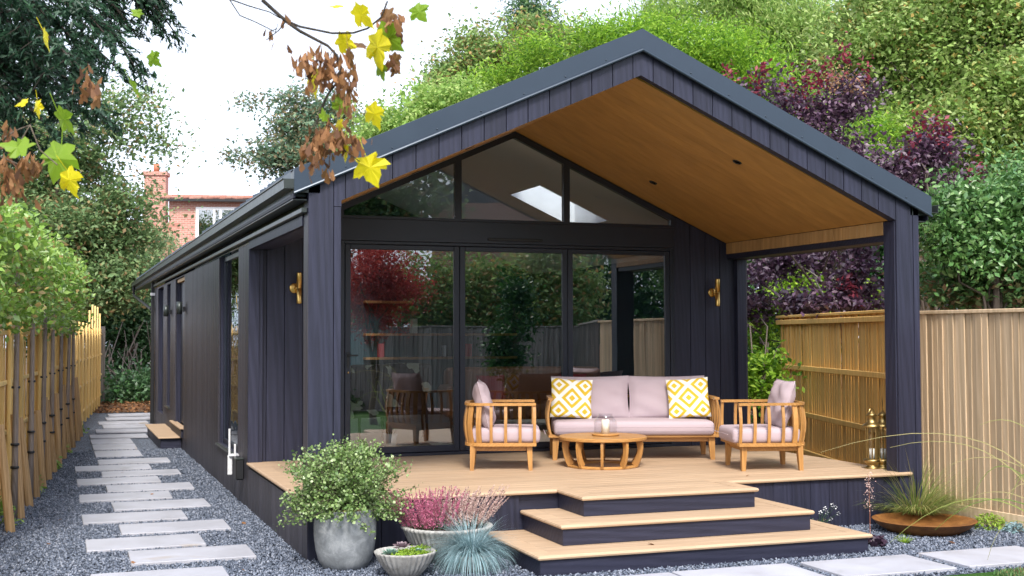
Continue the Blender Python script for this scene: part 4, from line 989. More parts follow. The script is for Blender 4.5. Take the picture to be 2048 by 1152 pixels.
# fescue
P4 = thing('small_ribbed_bowl', 'small ribbed bowl almost hidden under the blue fescue', 'pot', (1.14, -.86, -.005))
MB().lathe([(0, 0), (.08, 0), (.12, .03), (.155, .09), (.17, .14), (.16, .145), (0, .13)], 208, 26, .025).build('pot_body', M['flute'], P4, True)
def tuft(name, label, cat, loc, n, length, spread, mat, width=.004, droop=.9, elmin=.15, seg=6):
    """arching blades as thin ribbons"""
    t = thing(name, label, cat, loc); V = []; Fs = []
    for j in range(n):
        a = rng.uniform(0, 2*math.pi); el = math.acos(min(1, rng.uniform(0, 1)**.7)); el = math.pi/2-el*1.0; el = max(elmin, el); ln = length*rng.uniform(.6, 1.15)
        b0 = np.array([spread*math.cos(a)*rng.random(), spread*math.sin(a)*rng.random(), 0]); hd_ = np.array([math.cos(a), math.sin(a), 0]); sd_ = np.array([-math.sin(a), math.cos(a), 0]); wd = width*rng.uniform(.6, 1.3)
        b = len(V); p = b0.copy(); ang = el
        for k in range(seg+1):
            ww = wd*(1-k/seg)**.7; V += [p-sd_*ww, p+sd_*ww]
            p = p+(hd_*math.cos(ang)+np.array([0, 0, math.sin(ang)]))*ln/seg; ang -= droop*(1.4-el/1.6)/seg*1.6
            if p[2]+loc[2] < .01: p[2] = .01-loc[2]
        for k in range(seg): q = b+2*k; Fs.append((q, q+1, q+3, q+2))
    bulk('blades', np.array(V), np.array(Fs), mat, t); return t
tuft('blue_fescue', 'spiky blue fescue tuft spilling from its bowl beside the steps', 'grass', (1.14, -.86, .13), 2000, .39, .08, L['fescue'], .0024, 1.1, .05)
# fire bowl and its grass
FB = thing('fire_bowl', 'shallow rusted steel fire bowl on the gravel right of the steps', 'fire bowl', (5.74, -.52, -.055))
prof = [(0, .0), (.12, .0), (.20, .015), (.34, .07), (.43, .125), (.47, .17), (.475, .172), (.476, .176), (.455, .174), (.41, .15), (.3, .125), (0, .11)]
MB().lathe(prof, 56).build('bowl', M['rust'], FB, True)
tuft('ornamental_grass', 'green and straw ornamental grass clump behind the rusted fire bowl', 'grass', (6.05, .0, 0), 1100, .74, .11, L['grass'], .005, .75, .75)
gr = thing('arching_grass', 'long arching green grass stems leaning in from the right edge', 'grass', (5.9, -2.3, 0)); V = []; Fs = []
def ribbon(pts, w0):
    b = len(V); pts = [np.array(p) for p in pts]; m = len(pts)
    for i, p in enumerate(pts):
        d = pts[min(i+1, m-1)]-pts[max(i-1, 0)]; sd_ = np.cross(d, FW); sd_ /= np.linalg.norm(sd_)+1e-9; ww = w0*(1-i/(m))**.6; V.extend([p-sd_*ww, p+sd_*ww])
    for k in range(m-1): Fs.append((b+2*k, b+2*k+1, b+2*k+3, b+2*k+2))
def bez(p0, p1, p2, n=14): return [(1-t)**2*p0+2*t*(1-t)*p1+t*t*p2 for t in np.linspace(0, 1, n)]
for (u0, v0, u1, v1, u2, v2, d_) in ((2160, 1150, 2080, 760, 1640, 905, 7.6), (2150, 1180, 2060, 820, 1780, 895, 7.9), (2170, 1150, 2000, 880, 1780, 1085, 7.4), (2160, 1150, 2010, 800, 1940, 1010, 7.7), (2150, 1150, 2070, 840, 2020, 1000, 7.2),
        (2180, 1150, 2060, 850, 1990, 1040, 7.5), (2200, 1150, 2030, 900, 1870, 1060, 7.9), (2200, 1100, 2050, 860, 1900, 930, 7.6), (2150, 1170, 2020, 940, 1975, 1120, 7.2), (2200, 1160, 2100, 780, 1960, 850, 7.5), (2200, 1150, 2080, 900, 2030, 960, 7.0), (2190, 1150, 2060, 930, 1930, 1000, 7.5)):
    for q in range(1): ribbon([p-np.array([5.9, -2.3, 0]) for p in bez(at(u0+q*15, v0, d_), at(u1+q*18, v1+q*25, d_), at(u2+q*22, v2+q*30, d_+.1))], .0045)
bulk('blades', np.array(V), np.array(Fs), L['grass'], gr)
fl = thing('fallen_leaves', 'scattered brown and yellow fallen leaves on the gravel and steps', 'leaf litter', (0, 0, 0), kind='stuff')
FLc = np.array([(-1.35, .3, .035), (-.55, -.25, .02), (-2.0, 1.6, .02), (-.2, 2.2, .02), (-1.9, 3.1, .02), (-.9, 4.7, .04), (-2.2, 5.5, .02), (1.9, -1.55, .02), (4.9, -1.5, .02), (2.6, -1.1, .165), (.9, .5, .505), (5.2, -.9, .02), (-1.1, 7.3, .03), (4.3, .25, .505), (5.5, -1.2, .02)]); leaf_cluster('leaves', FLc, .055, L['seed'], fl, 'round', 2.)
lg = thing('lawn_edge_grass', 'green grass blades along the lawn edge in the bottom right corner', 'grass', (0, 0, 0), kind='stuff')
gC = np.stack([rng.uniform(4.9, 7.0, 9000), rng.uniform(-3.1, -2.40, 9000), rng.uniform(.005, .03, 9000)], 1); leaf_cluster('blades', gC, .045, L['climb'], lg, 'narrow', -.3, np.tile(np.array([0, 0, 1.]), (9000, 1)), .35)
# small plants by the steps
def lowplant(name, label, cat, loc, n, rad, size, mat, shape='round', h=.5, stems=True, up=.4):
    t = thing(name, label, cat, loc); d = rng.normal(size=(n, 3)); d /= np.linalg.norm(d, axis=1)[:, None]; d[:, 2] = np.abs(d[:, 2])*h
    C = d*rad*rng.uniform(.45, 1, n)[:, None]**.6; C += rng.normal(size=C.shape)*rad*.06; C[:, 2] += .01
    leaf_cluster('foliage', C, size, mat, t, shape, up, d, .5)
    mb = MB()
    for i in range(8): mb.tube([(0, 0, -.01), C[i*7 % n]*.9], [.005, .002], 4, False)
    mb.build('stems', M['bark'], t); return t
lowplant('euonymus', 'bright lime green mound against the foot of the pale fence', 'shrub', (6.42, -.62, 0), 420, .17, .045, L['euon'], 'narrow', .9)
lowplant('blue_spurge', 'small blue green plant at the right edge beside the lime mound', 'plant', (6.50, -.86, 0), 300, .12, .035, L['fescue'], 'oval', .8)
hc = lowplant('heuchera', 'dark purple heuchera beside the bottom step with pink flower spray', 'plant', (4.80, -.98, 0), 70, .15, .075, L['heuch'], 'round', .5)
mb = MB(); mb.tube([(0, 0, 0), (.0, 0, .3), (-.01, 0, .62)], [.003, .002, .001], 4); mb.build('flower_stem', M['terra'], hc)
tag(leaf_cluster('flowers', np.stack([rng.normal(size=160)*.02, rng.normal(size=160)*.02, rng.uniform(.3, .64, 160)], 1)-np.array([.005, 0, 0]), .012, L['heathp'], hc, 'round'), kind='stuff')
wf = thing('white_flowers', 'little white starry flowers on thin stems against the deck skirting', 'flowers', (4.80, -.16, 0)); mb = MB(); Cw = []
for i, (u, v) in enumerate(((1664, 1010), (1670, 1014), (1649, 1017), (1640, 1025), (1653, 1025), (1676, 1027), (1661, 1038))):
    e = at(u, v, 11.9)-np.array([4.80, -.16, 0]); mb.tube([(rng.normal()*.03, 0, 0), e*.5+np.array([.01, 0, .03]), e], [.002, .0015, .001], 4, False)
    for q in range(9): a = q*2*math.pi/5; Cw.append(e+np.array([.016*math.cos(a), -.006, .016*math.sin(a)]))
mb.build('stems', M['turf'], wf); tag(leaf_cluster('petals', np.array(Cw), .016, L['petal'], wf, 'round', .6), kind='stuff')
leaf_cluster('foliage', rng.normal(size=(160, 3))*np.array([.07, .04, .03])+np.array([0, 0, .06]), .02, L['climb'], wf)
tuft('grass_tuft', 'small green grass tuft in the gravel before the fire bowl', 'grass', (5.15, -1.0, 0), 90, .10, .03, L['euon'], .003, .5, .8)

# ------------------------------------------------------------------ fences
def fence(name, label, p0, p1, h, step, wb, mat, back=False, rails=(), post_every=0, cap=True, group=None, flip=False, z0=.0, capm=None):
    p0, p1 = np.array(p0, float), np.array(p1, float); Ln = np.linalg.norm(p1-p0); ang = math.atan2(p1[1]-p0[1], p1[0]-p0[0])
    t = thing(name, label, 'fence', (p0[0], p0[1], 0), ang, group); n = int(Ln/step); b = None
    for i in range(n):
        dz = random.uniform(-.006, .006); sy_ = random.uniform(-.0015, .0015)
        if b is None:
            pr_ = [(0, -.022), (.004, -.024), (wb, -.002), (wb, .004), (0, -.006)]
            if flip: pr_ = [(0, -.006), (wb-.003, -.017), (wb, -.015), (wb, -.002), (0, .008)]
            b = MB().prism(pr_, z0, h, 'xy').build('fence_board', mat, t, loc=(0, 0, 0))
        else: share(b, (i*step, sy_, dz), (random.uniform(-.006, .006), 0, 0))
    ry = (-.055, -.008) if back else (.022, .07)
    for z in rails: MB().box(0, Ln, *ry, z-.035, z+.035, .006).build('rail', mat, t)
    if cap: MB().box(-.02, Ln+.02, -.04, .045, h-.014, h+.024, .006).build('capping_rail', capm or mat, t)
    if post_every:
        k = int(Ln/post_every)
        for i in range(k+1): MB().box(-.05, .05, -.055, .055, z0, h-.01, .008).build('fence_post', mat, t, loc=(min(i*post_every, Ln), .09, 0))
    return t
def along(a, b, s): a, b = np.array(a, float), np.array(b, float); return a+(b-a)*s
# pale fence on the right (front face, towards the camera)
pr1, pr0 = (6.665, -2.2), (6.52, .95)
f = fence('featheredge_fence', 'pale weathered featheredge fence right of the porch post', pr0, pr1, 2.08, .078, .092, M['fence'], False, (), 0, True, flip=True)
MB().box(0, 3.15, -.05, -.027, -.03, .16, .004).build('gravel_board', M['fence'], f)
# golden panel seen from its railed side, behind the porch
fence('panel_fence', 'golden timber fence panel with rails seen through the porch opening', (7.05, 1.7), (8.45, 6.25), 2.12, .098, .112, M['gold'], False, (), 0, True, flip=True)
t = bpy.data.objects['panel_fence']
for z in (2.04, 1.38, .73, .2): MB().box(0, 4.74, .02, .055, z-.035, z+.035, .006).build('rail', M['gold'], t)
# yellow fence on the left
fl0, fl1 = (-3.07, -2.5), (-.80, 26.0)
t = fence('side_fence', 'tall yellow timber fence along the left of the gravel path', fl0, fl1, 2.05, .155, .16, M['goldl'], False, (), 0, False)
Ln = float(np.linalg.norm(np.array(fl1)-np.array(fl0)))
for z in (.25, .8, 1.35, 1.9): MB().box(0, Ln, -.045, -.012, z-.025, z+.025, .006).build('rail', M['goldl'], t)
bt = None
extra = [17.2, 17.8, 18.5, 19.2]
for i in range(int(Ln/1.15)):
    zt_ = 2.12 if i*1.15 < 17 else 2.14+random.choice([0, .45, .3, .55])
    if bt is None: bt = MB().box(-.045, .045, -.085, -.046, 0, 1, .004).build('fence_post', M['goldl'], t, loc=(.3, 0, 0)); bt.scale = (1, 1, zt_)
    else: share(bt, (.3+i*1.15, 0, 0), scale=(1, 1, zt_))
MB().box(-.08, .08, -.12, .06, 0, 2.12, .01).build('end_post', M['greyf'], t, loc=(Ln+.05, 0, 0))

# pleached trees, stakes along the left
hb = lambda y: -2.58+.071*y
orders = ['nearest', 'second', 'third', 'fourth', 'fifth', 'sixth', 'seventh', 'eighth', 'ninth']
ytree = [1.6, 3.2, 4.9, 6.4, 7.9, 9.4, 10.9, 12.4]
for i, y in enumerate(ytree):
    x = hb(y)+.02; t = thing('pleached_tree', f'{orders[i]} pleached tree from the camera along the yellow left fence', 'tree', (x, y, 0), group='pleached trees along the left fence')
    ln = random.uniform(-.05, .05)
    mb = MB(); mb.tube([(0, 0, -.02), (ln*.3, .02, .7), (ln*.7, -.02, 1.4), (ln, 0, 2.1), (ln, .02, 2.9)], [.036, .031, .028, .024, .012], 7)
    for z in (2.05, 2.35, 2.7): mb.tube([(ln, -.75, z+.02), (ln, 0, z), (ln, .75, z+.03)], [.008, .013, .008], 5)
    mb.build('trunk', M['barkl'], t, True)
    for z in (.55, .78, 1.35): MB().lathe([(.040, -.012), (.043, 0), (.040, .012)], 10).build('tree_tie', M['black'], t, True, (ln*.5*z/1.4, 0, z))
    for z, dy in ((1.95, 0),): MB().tube([(-.02, -.5, z), (.02, .5, z+.01)], .014, 5).build('cane', M['stake'], t)
    bl = [((ln-.1, 0, 2.55), (.20, .85, .52)), ((ln-.1, rng.uniform(-.4, .4), 2.9), (.17, .4, .24)), ((ln-.1, 0, 2.2), (.18, .85, .28)), ((ln-.1, .45, 2.78), (.16, .5, .34)), ((ln-.1, -.45, 2.78), (.16, .5, .34))]
    crown('crown', bl, 4200, .08, L['pleach'], t, 'oval', .10, 26, .2, .5)
    MB().tube([(ln*.6, .02, 1.5), (ln, .0, 3.0)], .016, 5).build('cane', M['stake'], t)
ysk = [2.55, 3.45, 4.4, 5.2, 6.1, 7.0, 7.9, 8.8, 9.8, 10.9, 12.0, 13.4, 14.3]
ORD = ['first', 'second', 'third', 'fourth', 'fifth', 'sixth', 'seventh', 'eighth', 'ninth', 'tenth', 'eleventh', 'twelfth', 'thirteenth']
for i, y in enumerate(ysk):
    x = hb(y)+.06; t = thing('tree_stake', f'{ORD[i]} short round timber stake from the camera along the left fence', 'stake', (x, y, 0), group='round timber stakes at the foot of the pleached trees')
    h = random.uniform(.95, 1.12); lx = -random.uniform(.04, .12)
    MB().tube([(0, 0, -.03), (lx, random.uniform(-.03, .03), h)], [.046, .043], 10).build('stake_pole', M['stake'], t, False)
for i, (y, lb) in enumerate(((2.9, 'leafy green plant at the foot of the stakes nearest the camera'), (5.6, 'leafy green plant among the stakes beside the third white slab row'), (8.2, 'leafy green plant in the middle of the row of stakes'), (10.4, 'leafy green plant among the far stakes'), (14.9, 'small leafy green plant where the stakes end'))):
    lowplant('young_shrub', lb, 'plant', (hb(y)-.12, y, 0), 160, .26, .07, L['pleach'], 'oval', 1.1)

# ------------------------------------------------------------------ trees and shrubs
tree('sycamore_tree', 'large sycamore with brown seed bunches above the left fence', 'tree',
     clumps([pb(40, 330, 120, 100, 35, wt=.5), pb(150, 310, 90, 90, 35, wt=.45), pb(245, 235, 80, 65, 35, wt=.3), pb(110, 450, 160, 85, 35), pb(240, 400, 75, 50, 35, wt=.5), pb(315, 290, 35, 45, 35, wt=.2), pb(60, 500, 160, 90, 35), pb(200, 540, 120, 90, 35, wt=1.2), pb(275, 470, 35, 50, 35, wt=.35)], 9, 0.36, 1, 0.3),
     78000, .15, L['left'], M['bark'], ground(110, 35), at(120, 330, 35), .22, 'oval', .42, nl=30, per=40)
tree('ivy_covered_tree', 'dark ivy covered tree beyond the end of the gravel path', 'tree',
     [pb(225, 600, 75, 85, 40), pb(260, 700, 60, 80, 40), pb(180, 560, 90, 70, 40), pb(285, 620, 40, 80, 40), pb(250, 780, 65, 40, 35), pb(120, 620, 90, 80, 40)],
     42000, .15, L['ivy'], M['bark'], ground(250, 40), at(240, 560, 40), .2, 'oval', .4, nl=16)
tree('willow_leaved_shrub', 'pale feathery shrub in front of the brick house', 'shrub',
     [pb(300, 500, 38, 45, 41), pb(285, 560, 40, 40, 41)], 7000, .16, leafmat('pale_willow_leaves', [(.20, .30, .12), (.30, .42, .20), (.38, .48, .28)], .5, .4), M['bark'], ground(290, 41), at(290, 540, 41), .06, 'narrow', .25, up=.1, nl=8, dirs=(.1, 0, 1))
cs = thing('bare_climber', 'tangle of bare climber stems under the ivy at the end of the path', 'climber', tuple(ground(250, 38))); mb = MB(); b0 = np.array(ground(250, 38))
for i in range(16):
    u = rng.uniform(212, 304); p0 = np.array(ground(u, 38))-b0; p1 = at(u+rng.normal()*18, rng.uniform(640, 720), 38)-b0; m_ = (p0+p1)/2+rng.normal(size=3)*.35
    mb.tube([p0, m_, p1], [.026, .018, .01], 5, False)
mb.build('stems', M['barkl'], cs)
lt = thing('leaf_litter', 'reddish brown fallen leaves where the gravel path ends', 'leaf litter', (0, 22, 0), kind='stuff')
C = np.stack([rng.uniform(-2.5, 2.5, 2600), rng.uniform(-.8, 5, 2600), rng.uniform(.0, .05, 2600)], 1); leaf_cluster('leaves', C, .10, L['seed'], lt, 'oval', 1.)
# conifer boughs, top left, hanging close to the camera
def sprays(name, label, base_uvd, tips, n_per, mat, ln=.05):
    b0 = at(*base_uvd); t = thing(name, label, 'conifer', tuple(b0)); mb = MB(); C = []; Dd = []
    for (u0, v0, u1, v1, d0, d1) in tips:
        p0 = at(u0, v0, d0)-b0; p1 = at(u1, v1, d1)-b0; Lb = np.linalg.norm(p1-p0)
        pts = [p0+(p1-p0)*s_+np.array([0, 0, .10*math.sin(math.pi*s_)])*Lb for s_ in np.linspace(0, 1, 9)]
        mb.tube(pts, list(np.linspace(.014, .003, 9)), 5, False)
        for k in range(int(Lb*58)):
            s_ = rng.uniform(.05, 1); i0 = min(int(s_*8), 7); c = pts[i0]+(pts[i0+1]-pts[i0])*(s_*8-i0)
            dirb = (pts[i0+1]-pts[i0]); dirb /= np.linalg.norm(dirb); sd_ = rng.normal(size=3); sd_[2] *= .5; d = dirb*.9+sd_*.55+np.array([0, 0, -.25]); d /= np.linalg.norm(d)
            tl = rng.uniform(.10, .26)*(1.15-s_*.6); mb.tube([c, c+d*tl], [.003, .001], 3, False)
            for q in range(n_per): r_ = rng.uniform(0, 1); C.append(c+d*tl*r_+rng.normal(size=3)*.008); Dd.append(d+rng.normal(size=3)*.45)
    mb.build('branches', M['barkd'], t, True); leaf_cluster('foliage', np.array(C), ln, mat, t, 'narrow', .1, np.array(Dd), .2); return t
tips = []
for (u1, v1) in ((40, 330), (90, 300), (130, 290), (20, 220), (80, 200), (150, 210), (200, 190), (250, 150), (285, 140), (180, 120), (120, 100), (60, 110), (230, 90), (160, 40), (90, 30), (30, 60), (10, 150), (60, 260), (210, 235), (120, 230), (160, 160), (90, 160), (40, 180), (200, 60), (130, 150), (20, 290), (170, 260)):
    tips.append((u1-230-rng.uniform(0, 60), v1-130-rng.uniform(0, 60), u1, v1, 5.2+rng.normal()*.3, 5.0+rng.normal()*.3))
for (u1, v1) in ((300, 30), (330, 60), (280, 80), (345, 30), (250, 60), (310, 5), (240, 20), (350, 66)):
    tips.append((u1-110, v1-110, u1, v1, 6, 6.1))
sprays('cypress_boughs', 'dark hanging conifer boughs in the upper left corner', (-150, -150, 5.2), tips, 24, L['cedar'], .038)
br = thing('bare_branch', 'crooked bare branch between the dark conifer boughs', 'branch', tuple(at(230, -20, 6.2))); b0 = at(230, -20, 6.2)
MB().tube([at(u, v, 6.2)-b0 for u, v in ((240, -20), (215, 22), (190, 45), (188, 70), (165, 100), (140, 112))], [.022, .018, .016, .013, .010, .006], 7).build('wood', M['bark'], br, True)

# centre and right background trees
tree('field_maple', 'thin open tree with sky showing through, left of the roof slope', 'tree',
     clumps([pb(560, 240, 75, 55, 31, wt=.8), pb(640, 210, 65, 45, 31, wt=.6), pb(540, 330, 65, 42, 31, wt=.8), pb(600, 290, 70, 60, 31, wt=1.), pb(650, 290, 70, 70, 31, wt=.9), pb(500, 210, 22, 25, 31, wt=.5), pb(480, 310, 26, 18, 31, wt=.5), pb(720, 250, 60, 45, 31, wt=.5)], 8, 0.33, 2, 0),
     13000, .12, leafmat('grey_green_leaves', [(.11, .21, .14), (.18, .29, .18), (.30, .20, .11), (.25, .37, .23)], .5, .5), M['bark'], ground(620, 31), at(620, 270, 31), .16, 'oval', .24, nl=34, per=26)
tree('hazel_tree', 'green tree rising behind the left roof slope', 'tree',
     clumps([pb(800, 270, 90, 55, 27), pb(880, 230, 70, 60, 27), pb(760, 320, 80, 45, 27), pb(930, 200, 60, 55, 27)], 8, 0.36, 3, 0.3), 26000, .11, L['horn'], M['bark'], ground(860, 27), at(860, 260, 27), .15, 'oval', .3, nl=14)
tree('seeding_maple', 'tree full of brown seed keys behind the ridge left side', 'tree',
     clumps([pb(1000, 130, 90, 60, 32), pb(1080, 90, 70, 50, 32), pb(940, 90, 40, 35, 32, wt=.6), pb(960, 190, 80, 60, 32), pb(1160, 110, 80, 50, 32), pb(900, 180, 60, 50, 32)], 9, 0.34, 4, 0.25),
     36000, .125, L['browng'], M['bark'], ground(1050, 32), at(1040, 140, 32), .22, 'oval', .32, nl=18)
tree('distant_fir', 'dark pointed fir top rising behind the trees left of the ridge', 'tree',
     [pb(1062, 20, 26, 26, 44), pb(1062, 55, 36, 30, 44)], 4000, .22, L['ivy'], M['bark'], ground(1062, 44), at(1062, 5, 44), .2, 'narrow', .35, nl=6)
tree('lime_robinia', 'bright yellow green robinia spreading behind the roof ridge', 'tree',
     clumps([pb(1010, 150, 60, 28, 23), pb(1100, 110, 90, 38, 23), pb(1220, 75, 100, 38, 23), pb(1350, 70, 110, 40, 23), pb(1460, 110, 90, 60, 23), pb(1540, 160, 70, 60, 23), pb(1300, 120, 140, 60, 23), pb(1600, 230, 60, 60, 23), pb(1760, 275, 70, 50, 22, wt=.8), pb(1700, 330, 60, 50, 22, wt=.8)], 12, 0.33, 5, 0.35),
     42000, .105, L['lime'], M['bark'], ground(1330, 23), at(1330, 110, 23), .15, 'narrow', .26, nl=16, up=.25)
tree('hornbeam_tree', 'tall pale yellow green tree filling the top right of centre', 'tree',
     clumps([pb(1330, 10, 90, 50, 35), pb(1450, 10, 110, 70, 34), pb(1580, 30, 120, 90, 34), pb(1680, 90, 110, 100, 34), pb(1560, 110, 110, 70, 34), pb(1740, 180, 100, 80, 33), pb(1800, 60, 90, 90, 36)], 10, 0.36, 6, 0.35),
     52000, .17, L['horn'], M['bark'], ground(1600, 34), at(1600, 20, 34), .3, 'narrow', .4, nl=24, dirs=(.4, 0, -.8), up=.2)
tree('large_maple', 'large green maple with pale leaves filling the upper right corner', 'tree',
     clumps([pb(1800, 60, 130, 90, 27), pb(1960, 60, 150, 110, 27), pb(1850, 170, 110, 90, 27), pb(2000, 200, 120, 110, 26), pb(1900, 290, 110, 80, 26), pb(2020, 330, 90, 70, 26), pb(2120, 120, 120, 130, 28), pb(1740, 110, 80, 60, 27), pb(1820, 260, 80, 50, 26)], 12, 0.34, 7, 0.3),
     120000, .125, L['maple'], M['bark'], ground(1940, 25.7), at(1930, 20, 26.2), .17, 'oval', .36, nl=30)
tree('smokebush', 'tall purple smokebush with pink tips behind the right roof slope', 'shrub',
     clumps([pb(1620, 250, 55, 60, 17), pb(1690, 200, 55, 60, 17), pb(1560, 190, 60, 45, 17, wt=.6), pb(1650, 330, 90, 70, 17), pb(1740, 380, 90, 70, 17)], 9, 0.33, 8, 0.2), 9500, .08, L['smoke'], M['bark'], ground(1700, 19.5), at(1680, 260, 17.6), .08, 'oval', .16, nl=26)
def tips_(parent_name, uvs, d_, mat, n=60, size=.085, sx_=.07, sz_=.17):
    o = [x for x in bpy.data.objects if x.name == parent_name][0]; b0 = np.array(o.location); C = []
    for (u, v) in uvs: C.append(at(u, v, d_)-b0+rng.normal(size=(n, 3))*np.array([sx_, sx_, sz_]))
    tag(leaf_cluster('leafy_tips', np.concatenate(C), size, mat, o, 'oval'), kind='stuff')
tips_('smokebush', [(1690, 110), (1530, 150), (1512, 165), (1610, 155), (1640, 160), (1660, 145), (1730, 145), (1575, 180), (1600, 200), (1625, 170), (1460, 158)], 16.8, L['smoker'], 45, .08, .05, .12)
tips_('smokebush', [(1672, 150), (1695, 155), (1715, 175), (1665, 175)], 16.7, L['smokep'], 70, .04, .07, .08)
tree('smokebush', 'rounder purple smokebush with red tips beside the right eave', 'shrub',
     clumps([pb(1840, 330, 70, 60, 16), pb(1870, 290, 50, 40, 16), pb(1800, 400, 70, 50, 16), pb(1900, 380, 50, 50, 16, wt=.6)], 9, .33, 9, .2), 6500, .08, L['smoke'], M['bark'], ground(1850, 16), at(1850, 330, 16), .07, 'oval', .16, nl=20)
tips_('smokebush.001', [(1835, 250), (1862, 250), (1880, 262), (1890, 275), (1945, 345), (1960, 355), (1820, 290)], 15.8, L['smoker'], 40, .075, .05, .11)
tree('smokebush', 'low purple smokebush branch seen through the porch above the golden fence', 'shrub',
     clumps([pb(1540, 535, 70, 30, 19.5), pb(1640, 525, 80, 25, 19.5), pb(1725, 560, 55, 50, 17), pb(1600, 605, 60, 25, 19), pb(1700, 605, 70, 24, 17), pb(1500, 600, 40, 50, 19.5, wt=.5), pb(1880, 580, 50, 40, 16, wt=.4)], 9, .34, 12, 0), 9000, .095, L['smoke'], M['barkl'], ground(1760, 18.5), at(1690, 560, 18), .05, 'oval', .13, nl=22)
tree('wild_hedge', 'light green leaves glimpsed between the purple branches under the porch', 'hedge',
     clumps([pb(1600, 570, 110, 70, 22), pb(1700, 600, 90, 40, 21.5), pb(1520, 660, 40, 70, 22, wt=.4)], 10, .3, 13, 0), 7000, .10, L['euon'], M['barkd'], ground(1650, 22), at(1640, 560, 22), .05, 'oval', .15, nl=14)
tips_('smokebush.002', [(1695, 560), (1705, 580), (1715, 600)], 16.8, L['smoker'], 22, .09, .07, .08)
tree('holly_tree', 'glossy dark green holly above the pale right fence', 'tree',
     [pb(1930, 430, 75, 60, 13), pb(2010, 420, 80, 80, 13), pb(1960, 490, 100, 50, 13), pb(2060, 480, 70, 80, 13), pb(2030, 360, 60, 40, 13.5, wt=.7), pb(1890, 480, 40, 45, 13, wt=.8)],
     17000, .07, L['holly'], M['bark'], ground(1990, 13), at(1990, 420, 13), .08, 'oval', .15, nl=14, up=.1)
tree('fence_climber', 'leafy climber scrambling along the top of the pale right fence', 'climber',
     [pb(1880, 560, 50, 40, 14, .3), pb(1960, 570, 70, 40, 13.4, .3), pb(2050, 570, 60, 45, 13, .3), pb(1930, 590, 90, 22, 13.4, .3)], 6500, .08, L['climb'], M['stake'], ground(2090, 14), at(2080, 560, 13.4), .03, 'oval', .13, nl=24)
tree('laurel_hedge', 'deep green evergreen shrubs behind the porch and golden fence', 'hedge',
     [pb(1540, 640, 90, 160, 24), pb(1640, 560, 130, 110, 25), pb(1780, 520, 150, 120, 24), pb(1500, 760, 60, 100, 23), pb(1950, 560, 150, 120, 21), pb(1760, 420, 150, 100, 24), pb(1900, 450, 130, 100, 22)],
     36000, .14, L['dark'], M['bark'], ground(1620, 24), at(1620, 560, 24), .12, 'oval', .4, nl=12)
tree('young_cherry_laurel', 'lighter green leafy shrub between the back wall and golden fence', 'shrub',
     [pb(1522, 770, 32, 45, 17.5), pb(1535, 730, 18, 16, 17.5), pb(1520, 640, 40, 60, 20, wt=.5)], 2600, .10, L['lime'], M['bark'], ground(1520, 17.5), at(1520, 760, 17.5), .03, 'oval', .14, nl=12)
wood_ = thing('distant_woodland', 'dense mass of distant green trees behind everything on the right', 'woodland', tuple(ground(1700, 45)), kind='stuff')
b0 = np.array(ground(1700, 45))
crown('foliage', [(q[0]-b0, q[1]) for q in [pb(1480, 250, 250, 200, 44), pb(1700, 150, 250, 220, 46), pb(1950, 200, 250, 300, 45), pb(2100, 450, 250, 250, 42), pb(1600, 480, 250, 230, 42), pb(1850, 450, 250, 230, 42)]], 70000, .26, L['maple'], wood_, 'oval', .7)

# ------------------------------------------------------------------ maple twig close to the camera
MT = thing('maple_branch', 'sycamore twig with yellow leaves and brown keys hanging at the top', 'branch', tuple(at(600, 40, 3.4))); b0 = at(600, 40, 3.4)
DT = 3.4
def P_(u, v, d=DT): return at(u, v, d)-b0
mb = MB()
for pts, r0, r1 in (([(525, 0), (550, 24), (575, 45), (600, 62), (625, 76), (655, 92), (675, 110), (683, 135), (672, 165), (655, 190), (640, 220), (632, 250)], .0062, .0022),
                    ([(575, 40), (600, 52), (630, 60), (665, 66), (707, 65), (735, 54), (765, 34), (775, 0)], .0038, .0026), ([(455, -6), (480, 32), (510, 45), (545, 62), (555, 58)], .0022, .0015), ([(460, 0), (500, 12), (540, 25), (560, 38)], .0024, .0016),
                    ([(572, 42), (558, 60), (545, 70), (532, 80)], .0022, .0012), ([(632, 250), (640, 268), (660, 270)], .002, .001), ([(655, 190), (640, 225), (622, 262)], .002, .001), ([(655, 285), (690, 300), (718, 322)], .0018, .0016), ([(545, 62), (550, 66), (556, 48)], .0018, .001)):
    q = [P_(*p)+rng.normal(size=3)*.0015 for p in pts]; mb.tube(q, list(np.linspace(r0, r1, len(q))), 6, False)
mb.build('twigs', M['barkd'], MT, True)
LOBE = [(0, -.38), (.12, -.42), (.36, -.46), (.38, -.34), (.34, -.24), (.56, -.12), (.66, .10), (.52, .12), (.50, .22), (.30, .14), (.30, .34), (.18, .42), (.10, .56), (0, .68)]
LOBE = LOBE+[(-x, y) for x, y in LOBE[::-1][1:-1]]
